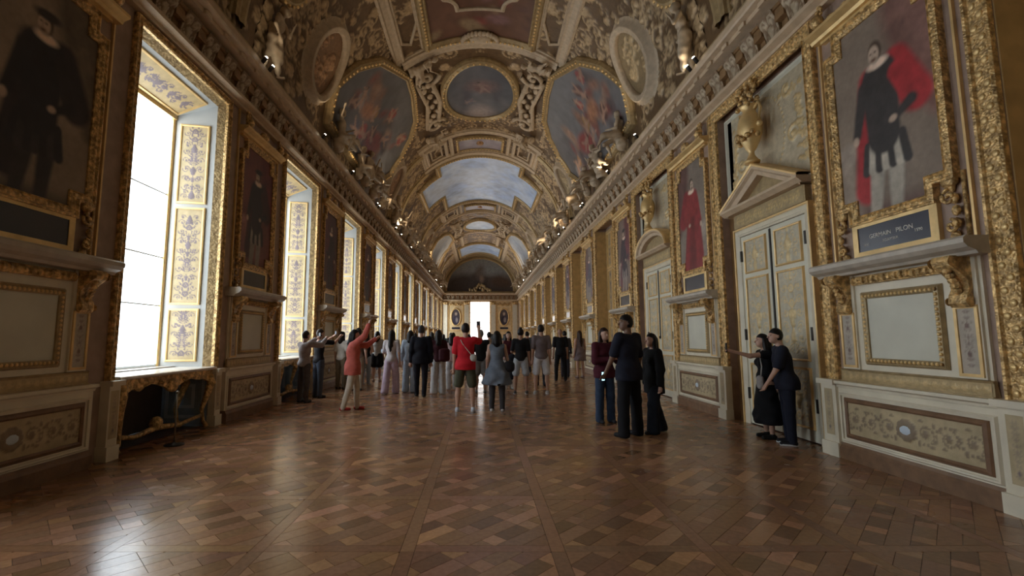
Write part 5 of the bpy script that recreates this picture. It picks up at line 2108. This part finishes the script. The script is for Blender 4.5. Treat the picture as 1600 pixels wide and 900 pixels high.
def bag(root, p, size, col, label, strap=None, name='shoulder_bag'):
    w = world_of(root, p)
    r = tag(empty(name, w, root.rotation_euler[2]), label, 'bag')
    B = SDF(np.array((-.22, -.15, -.26)), np.array((.22, .15, .24)), .012)
    sx, sy, sz = size
    for a in (-1, 1):
        for b in (-1, 1):
            B.cap((a * sx * .5, 0, b * sz * .5), (-a * sx * .5, 0, b * sz * .5), sy, sy, .03)
    B.cap((-sx * .5, 0, 0), (sx * .5, 0, 0), sy * 1.1, sy * 1.1, .05)
    B.cap((0, 0, -sz * .5), (0, 0, sz * .5), sy * 1.1, sy * 1.1, .05)
    link('pouch', B.mesh('pouch', cloth(col, .6)), r)
    if strap:
        m = MB(ident)
        inv = (Matrix.Translation(w) @ Matrix.Rotation(root.rotation_euler[2], 4, 'Z')).inverted()
        pts = [inv @ world_of(root, q) for q in strap]
        m.tube([tuple(q) for q in pts], .009, 5)
        link('strap', m.mesh('strap', cloth((.5, .48, .44) if sum(col) > .1 or name == 'crossbody_bag' else col, .6)), r)

# ------------------------------------------------------------------ stucco figures seated along the cornice and on the vault
def stucco_mesh(arms, legs, lean, drape=True, wings=False, H=1.95, head=(20, 0, 0)):
    J = joints(H, arms, legs, lean, head, 1.05)
    lo, hi = bounds(J, H, .22)
    lo[2] = min(lo[2], J['hz'] - .35); hi[2] += .25
    B = SDF(lo, hi, .03)
    add_body(B, J, H, 1.15, 1.1, False, True, False)
    hd = J['head']
    B.ell(hd + np.array((0, .02, .03)), (.10, .12, .11), .03)
    if legs in ('sit', 'sit2', 'recline'):
        B.ell((0, .08, J['hz'] - .17), (.22, .20, .12), .06)
        B.ell((.05, .14, J['hz'] - .36), (.26, .22, .16), .06)
    if drape:
        B.cap(J['hip0'] + np.array((0, -.05, .05)), J['knee0'] + np.array((0, 0, -.05)), .14, .12, .06)
        B.cap(J['hip1'], J['knee0'] + np.array((0, 0, -.35)), .10, .07, .06)
        B.cap(J['hip1'], (0, .12, J['hz'] + .5), .08, .06, .05)
    if wings:
        for sx in (-1, 1):
            for q in range(5):
                a = np.array((sx * .1, .1, .78 * H)); b = a + np.array((sx * (.35 + .08 * q), .12, .42 - .2 * q))
                B.cap(a, b, .06, .035, .03)
    B.folds(.008, 20, 8, 3)
    return B.mesh('stucco_figure', 'stucco')


FIG_STAND = stucco_mesh(('chin', 'hip'), 'step', (.12, -.28), H=1.8)
FIG = [stucco_mesh(('up', 'hip'), 'sit', (.1, -.1)), stucco_mesh(('bent', 'out'), 'sit2', (-.15, 0)), stucco_mesh(('up', 'up'), 'step', (0, -.15), wings=True),
       stucco_mesh(('out', 'across'), 'recline', (-.35, -.1)), stucco_mesh(('chin', 'down'), 'sit2', (.2, -.05), wings=True)]
FIGZ = [.62, .55, .02, .72, .55]
spots = [9.45, 13.9, 16.2, 17.3, 18.5, 20.4, 23.1, 24.2, 26.3, 28.0, 29.6, 31.4, 33.0, 35.2, 38.0, 41.0, 44.0, 50.0, 53.0]
ORD2 = ORD + ['thirteenth', 'fourteenth', 'fifteenth', 'sixteenth', 'seventeenth', 'eighteenth', 'nineteenth', 'twentieth', 'twenty-first']
rr = random.Random(4)
poses = ['seated stucco figure with raised arm', 'seated stucco figure with outstretched arm', 'standing winged stucco figure with raised arms', 'reclining stucco figure', 'seated winged stucco figure']
for sg in (1, -1):
    for i, y in enumerate(spots):
        q = (0, 1, 3, 4, 1, 0, 4)[(i + (3 if sg < 0 else 0)) % 7]
        o = link('stucco_figure', FIG[q] if i else FIG_STAND, None, (sg * (4.26 if i else 4.42), y + rr.uniform(-.1, .1), 7.12 - FIGZ[q] * .62 if i else 7.06), -sg * PI / 2 + rr.uniform(-.4, .4))
        sc = rr.uniform(.86, 1.02)
        o.scale = (sc, sc, sc)
        tag(o, '%s on the %s cornice, %s from the camera' % (poses[q] if i else 'leaning stucco figure with hand to chin', 'right' if sg > 0 else 'left', ORD2[i]), 'statue', 'stucco figures along the cornice')
# figures lying on the vault at the corners of the oval compartments
for yc, wh in ((18.55, 'dark'), (41.6, 'pale')):
    for sa in (-1, 1):
        for sy in (-1, 1):
            a = sa * 31; y = yc + sy * 2.9
            th = math.radians(a)
            o = link('stucco_figure', FIG[3 if sy < 0 else 1])
            nrmv = Vector((-math.sin(th), 0, -math.cos(th)))      # out of the vault
            upv = Vector((math.cos(th), 0, -math.sin(th))) * -sa   # towards the crown
            rgt = upv.cross(-nrmv) * -1
            M = Matrix((rgt, -nrmv, upv)).transposed()
            if M.determinant() < 0:
                M = Matrix((-rgt, -nrmv, upv)).transposed()
            M4 = M.to_4x4()
            p0 = Vector(V_vault(a * DEG + sa * .75, .22, y))
            M4.translation = p0
            o.matrix_world = M4 @ Matrix.Scale(.8, 4)
            tag(o, '%s stucco figure beside the %s oval painting, %s %s corner' % ('reclining' if sy < 0 else 'seated', wh, 'near' if sy < 0 else 'far', 'left' if sa < 0 else 'right'), 'statue', 'stucco figures along the cornice')

# ------------------------------------------------------------------ spotlights on the cornice
lamp_n = {1: 0, -1: 0}
hm = MB(); hm.lathe([(.02, 0), (.035, .0), (.04, .12), (.032, .14)], 12)
hm_me = hm.mesh('housing', 'iron', True)
ls = MB(); ls.blob((0, 0, .145), (.030, .030, .015), 10, 5)
ls_me = ls.mesh('lens', 'lamp_glow', True)
for sg in (1, -1):
    ys = [8.9, 9.2, 12.5, 15.4, 19.2, 19.6, 23.6, 25.2, 28.9, 34.1, 39.5, 45.6, 46.0, 51.6]
    for i, y in enumerate(ys):
        r = tag(empty('spotlight', (sg * 4.40, y, 7.06)), 'small lit spotlight on the %s cornice, %s from the camera' % ('right' if sg > 0 else 'left', ORD2[i]), 'lamp', 'cornice spotlights')
        r.rotation_euler = (0, -sg * math.radians(38), 0)
        link('housing', hm_me, r); link('lens', ls_me, r)
        d = bpy.data.lights.new('spot_bulb', 'SPOT')
        d.energy = LAMP_W * (.12 if y < 9.4 else min(1.9, .22 + .042 * y)); d.color = (1.0, .80, .56); d.spot_size = math.radians(120); d.spot_blend = .8; d.shadow_soft_size = .05
        lo_ = bpy.data.objects.new('spot_bulb', d); COL.objects.link(lo_); lo_.parent = r
        lo_.location = (0, 0, .19); lo_.rotation_euler = (PI, 0, 0)

# ================================================================== VISITORS
blk, nav = (.012, .011, .013), (.016, .018, .032)
dkh = (.012, .009, .008)
r1, J, z = person(-4.22, 11.35, 150, 1.70, 'person in pale grey top and grey trousers photographing beside the second window', (.36, .32, .32), (.10, .095, .10), (.03, .03, .03), (.03, .025, .025), arms=('photo', 'photo'), sleeve='long', loose=.02)
handheld_phone(r1, J, 0, 'phone held up by person in pale grey top')
r2, J, z = person(-4.2, 12.3, 140, 1.76, 'person in black top and jeans photographing behind person in grey top', blk, (.07, .085, .12), (.02, .02, .02), (.03, .02, .015), arms=('photo', 'photo'), sleeve='short')
handheld_phone(r2, J, 0, 'phone held up by person in black top near second window')
rc, J, z = person(-2.74, 10.2, 105, 1.72, 'person in loose coral shirt, white trousers and red shoes holding arm high', (.62, .15, .12), (.62, .54, .44), (.40, .03, .025), dkh, arms=('photo', 'high'), legs='step', sleeve='long', hairlen='shoulder', loose=.045, hem=.44, fem=True, h=.009)
handheld_phone(rc, J, 1, 'phone held high by person in coral shirt')
person(-3.6, 13.9, 180, 1.82, 'person in brown top and tan trousers behind coral shirted visitor', (.18, .12, .09), (.30, .23, .16), blk, dkh, arms=('down', 'down'), h=.014, fine=False)
person(-4.2, 14.3, 160, 1.72, 'person in white blouse and khaki trousers by the left wall', (.55, .52, .48), (.20, .16, .11), blk, dkh, hairlen='shoulder', fem=True, h=.014, fine=False)
person(-3.72, 15.4, 165, 1.70, 'person in black sleeveless top and pale jeans near left wall', blk, (.32, .38, .46), (.5, .48, .45), dkh, arms=('down', 'bent'), sleeve='none', hairlen='shoulder', fem=True, h=.014, fine=False)
person(-3.65, 16.7, 175, 1.76, 'person in pale grey top and short black skirt near left wall', (.5, .49, .48), blk, (.4, .3, .25), dkh, sleeve='short', hairlen='shoulder', fem=True, bot='skirt', h=.014, fine=False)
person(-2.47, 13.16, 172, 1.76, 'person with very long black hair in wide lilac trousers', (.60, .56, .58), (.60, .48, .62), (.10, .07, .10), dkh, arms=('bent', 'down'), legs='stepb', hairlen='verylong', flare=.05, fem=True, sleeve='short', h=.011)
person(-2.0, 13.5, 180, 1.74, 'person in wide pale blue overalls beside man in dark suit', (.38, .44, .52), (.38, .45, .54), (.4, .4, .42), dkh, hairlen='shoulder', flare=.05, fem=True, sleeve='long', loose=.03, h=.012)
person(-1.56, 12.47, 180, 1.87, 'person in dark navy suit with cropped grey hair seen from behind', (.010, .011, .018), (.012, .012, .018), (.012, .010, .010), (.045, .045, .05), legs='step', sleeve='long', loose=.025, hem=.46, slim=1.1, h=.011)
r11, J, z = person(-1.16, 13.16, 185, 1.75, 'person with long dark hair in white wide trousers and maroon top', (.06, .016, .022), (.66, .66, .68), (.1, .09, .09), dkh, arms=('down', 'bent'), hairlen='long', flare=.055, fem=True, sleeve='long', h=.011)
bag(r11, (-.16, .12, 1.06), (.16, .07, .20), (.07, .015, .022), 'maroon bag on the back of visitor in white trousers', name='backpack')
person(-.84, 14.1, 170, 1.64, 'person in pale pink top and white trousers left of red shirt', (.55, .38, .38), (.66, .66, .68), (.6, .6, .6), dkh, hairlen='shoulder', flare=.03, fem=True, h=.013, fine=False)
rr_, J, z = person(-.31, 10.03, 180, 1.85, 'person in bright red T-shirt and olive shorts photographing the vault', (.62, .022, .035), (.085, .085, .055), (.62, .65, .72), (.022, .016, .014), arms=('down', 'brow'), legs='wide', bot='shorts', sleeve='short', loose=.03, hem=.47, sole=(.6, .62, .66), h=.009)
handheld_phone(rr_, J, 1, 'phone raised by person in red T-shirt')
bag(rr_, (-.17, .10, 1.12), (.05, .03, .06), (.55, .53, .50), 'slim white strap pouch across back of red T-shirt', [(.10, .115, 1.50), (.06, .135, 1.42), (-.05, .14, 1.28), (-.15, .12, 1.16)], name='crossbody_bag')
person(.02, 13.3, 175, 1.76, 'grey haired person in black top and grey shorts beyond red shirt', blk, (.20, .20, .20), (.2, .2, .2), (.25, .24, .24), bot='shorts', h=.013, fine=False, skin='tan')
rd, J, z = person(.36, 10.03, 176, 1.68, 'person in sleeveless grey blue dress with white shoes', (.17, .20, .25), (.055, .05, .055), (.62, .60, .60), dkh, arms=('down', 'bent'), sleeve='none', hairlen='bob', fem=True, dress_hem=.33, skirt_w=.27, h=.009, slim=.95)
bag(rd, (-.26, .02, .93), (.10, .05, .10), (.015, .014, .016), 'black shoulder bag at the side of grey blue dress', [(-.22, .04, 1.0), (-.16, .07, 1.2), (-.12, .06, 1.38)])
person(.86, 14.3, 10, 1.72, 'person in maroon top and white trousers facing the camera', (.09, .02, .03), (.62, .62, .64), (.5, .5, .5), dkh, arms=('bent', 'down'), hairlen='long', flare=.03, fem=True, sleeve='none', h=.012)
r17, J, z = person(1.13, 13.1, 175, 1.80, 'person with hair bun in black T-shirt and grey shorts', blk, (.40, .42, .45), (.06, .05, .05), dkh, arms=('bent', 'down'), hairlen='bun', bot='shorts', legs='wide', skin='tan', sole=(.6, .6, .6), h=.011)
w = world_of(r17, (.24, -.10, .86))
jk = tag(empty('jacket', w, r17.rotation_euler[2]), 'dark jacket hanging over arm of person with hair bun', 'jacket')
B = SDF((-.22, -.2, -.55), (.22, .2, .3), .014)
B.cap((0, 0, .12), (.02, 0, -.42), .09, .07, .03); B.cap((-.06, .02, .1), (-.10, .03, -.30), .06, .05, .03); B.ell((0, 0, .15), (.11, .09, .08), .03)
B.folds(.008, 30, 12, 2)
link('jacket_cloth', B.mesh('jacket_cloth', cloth((.010, .011, .016))), jk)
person(1.70, 13.1, 185, 1.90, 'person in mauve grey T-shirt with back print and white shorts', (.17, .135, .14), (.64, .64, .68), (.35, .32, .30), (.02, .014, .012), legs='wide', bot='shorts', sleeve='short', loose=.02, skin='light', sole=(.6, .6, .6), h=.010)
person(1.95, 15.2, 180, 1.78, 'person in dark grey clothes beyond the white shorts', (.06, .05, .06), (.05, .05, .06), blk, (.08, .04, .02), hairlen='long', fem=True, h=.014, fine=False)
person(2.89, 16.95, 178, 1.86, 'bald person in black shirt and black trousers near right wall', (.012, .012, .014), (.010, .010, .011), blk, hairlen='bald', legs='wide', sleeve='short', loose=.025, skin='tan', h=.013, arms=('down', 'down'))
person(3.35, 18.6, 180, 1.80, 'person in dark jacket beyond the bald visitor', (.05, .045, .05), (.04, .04, .05), blk, dkh, h=.016, fine=False, sleeve='long')
person(3.86, 18.2, 200, 1.80, 'person with long brown hair in short mauve dress by right wall', (.22, .17, .18), None, (.3, .2, .18), (.035, .016, .010), hairlen='verylong', fem=True, sleeve='none', dress_hem=.36, skirt_w=.20, h=.013)
rm, J, z = person(2.30, 8.75, 12, 1.72, 'person in maroon jacket and blue jeans with long dark hair', (.075, .012, .022), (.035, .055, .10), (.02, .02, .025), (.020, .008, .008), arms=('chin', 'across'), hairlen='verylong', fem=True, sleeve='long', loose=.03, hem=.47, flare=.02, h=.009, head=(10, 0, 0))
rt, J, z = person(2.36, 7.52, -145, 1.91, 'tall person in navy shirt and black trousers looking left', nav, (.011, .011, .014), (.010, .010, .012), (.012, .010, .010), arms=('fwd', 'down'), legs='wide', sleeve='short', loose=.035, hem=.46, slim=1.1, skin='brown', flare=.03, head=(58, 0, 0), h=.009)
handheld_phone(rt, J, 0, 'glowing phone in hand of tall person in navy shirt', True)
person(2.86, 7.82, -78, 1.62, 'person with long black hair in black tunic and dark flared jeans walking left', (.008, .008, .009), (.014, .018, .028), (.05, .05, .055), (.010, .009, .009), arms=('down', 'down'), legs='step', hairlen='verylong', fem=True, sleeve='long', hem=.40, flare=.05, loose=.03, h=.009)
rs, J, z = person(4.47, 7.42, -100, 1.60, 'person in long black dress holding phone out at the pointed pediment door', (.008, .008, .010), None, (.012, .012, .012), (.014, .010, .009), arms=('reach', 'down'), sleeve='cap', hairlen='bob', fem=True, dress_hem=.14, skirt_w=.235, h=.009, head=(-8, 0, 0))
handheld_phone(rs, J, 0, 'phone held out for selfie by person in black dress')
bag(rs, (.17, -.14, .86), (.06, .03, .12), (.33, .30, .29), 'small pale grey bag on black dress', [(.14, -.12, .95), (.14, -.10, 1.1), (.10, -.10, 1.25), (.03, -.05, 1.34)])
rn, J, z = person(4.52, 7.0, -112, 1.68, 'person in dark navy T-shirt leaning head towards selfie companion', nav, (.012, .014, .026), (.012, .012, .016), (.010, .009, .009), arms=('fwd', 'down'), sleeve='short', loose=.03, hem=.47, slim=1.05, lean=(-.10, -.10), head=(12, 0, 0), sole=(.6, .6, .6), h=.009)
crowd = [(-2.9, 19.5, 'white shirt', (.5, .5, .5), 1.70), (-2.2, 21.5, 'dark green shirt', (.03, .05, .03), 1.78), (-1.0, 17.5, 'black shirt', blk, 1.72), (-.45, 19.0, 'rose blouse', (.35, .12, .14), 1.66),
         (.35, 18.0, 'beige shirt', (.40, .33, .26), 1.74), (1.1, 20.5, 'white blouse', (.55, .52, .5), 1.68), (2.1, 21.0, 'slate shirt', (.10, .12, .15), 1.80), (-3.3, 24.0, 'plum shirt', (.10, .04, .07), 1.76),
         (-1.6, 26.0, 'charcoal shirt', (.04, .04, .045), 1.8), (.7, 27.5, 'sand shirt', (.36, .28, .2), 1.74), (2.7, 26.5, 'black jacket', blk, 1.82), (-2.4, 31.0, 'teal shirt', (.05, .12, .13), 1.75), (1.7, 33.0, 'grey shirt', (.2, .2, .2), 1.75)]
for i, (x, y, nm, c, Hh_) in enumerate(crowd):
    person(x, y, 180 + (i * 37 % 50) - 25, Hh_, 'person in %s in the distant crowd' % nm, c, [(.03, .03, .04), (.2, .18, .15), (.06, .08, .12)][i % 3], blk, dkh, hairlen=['short', 'shoulder'][i % 2], fem=bool(i % 2), h=.02, fine=False)
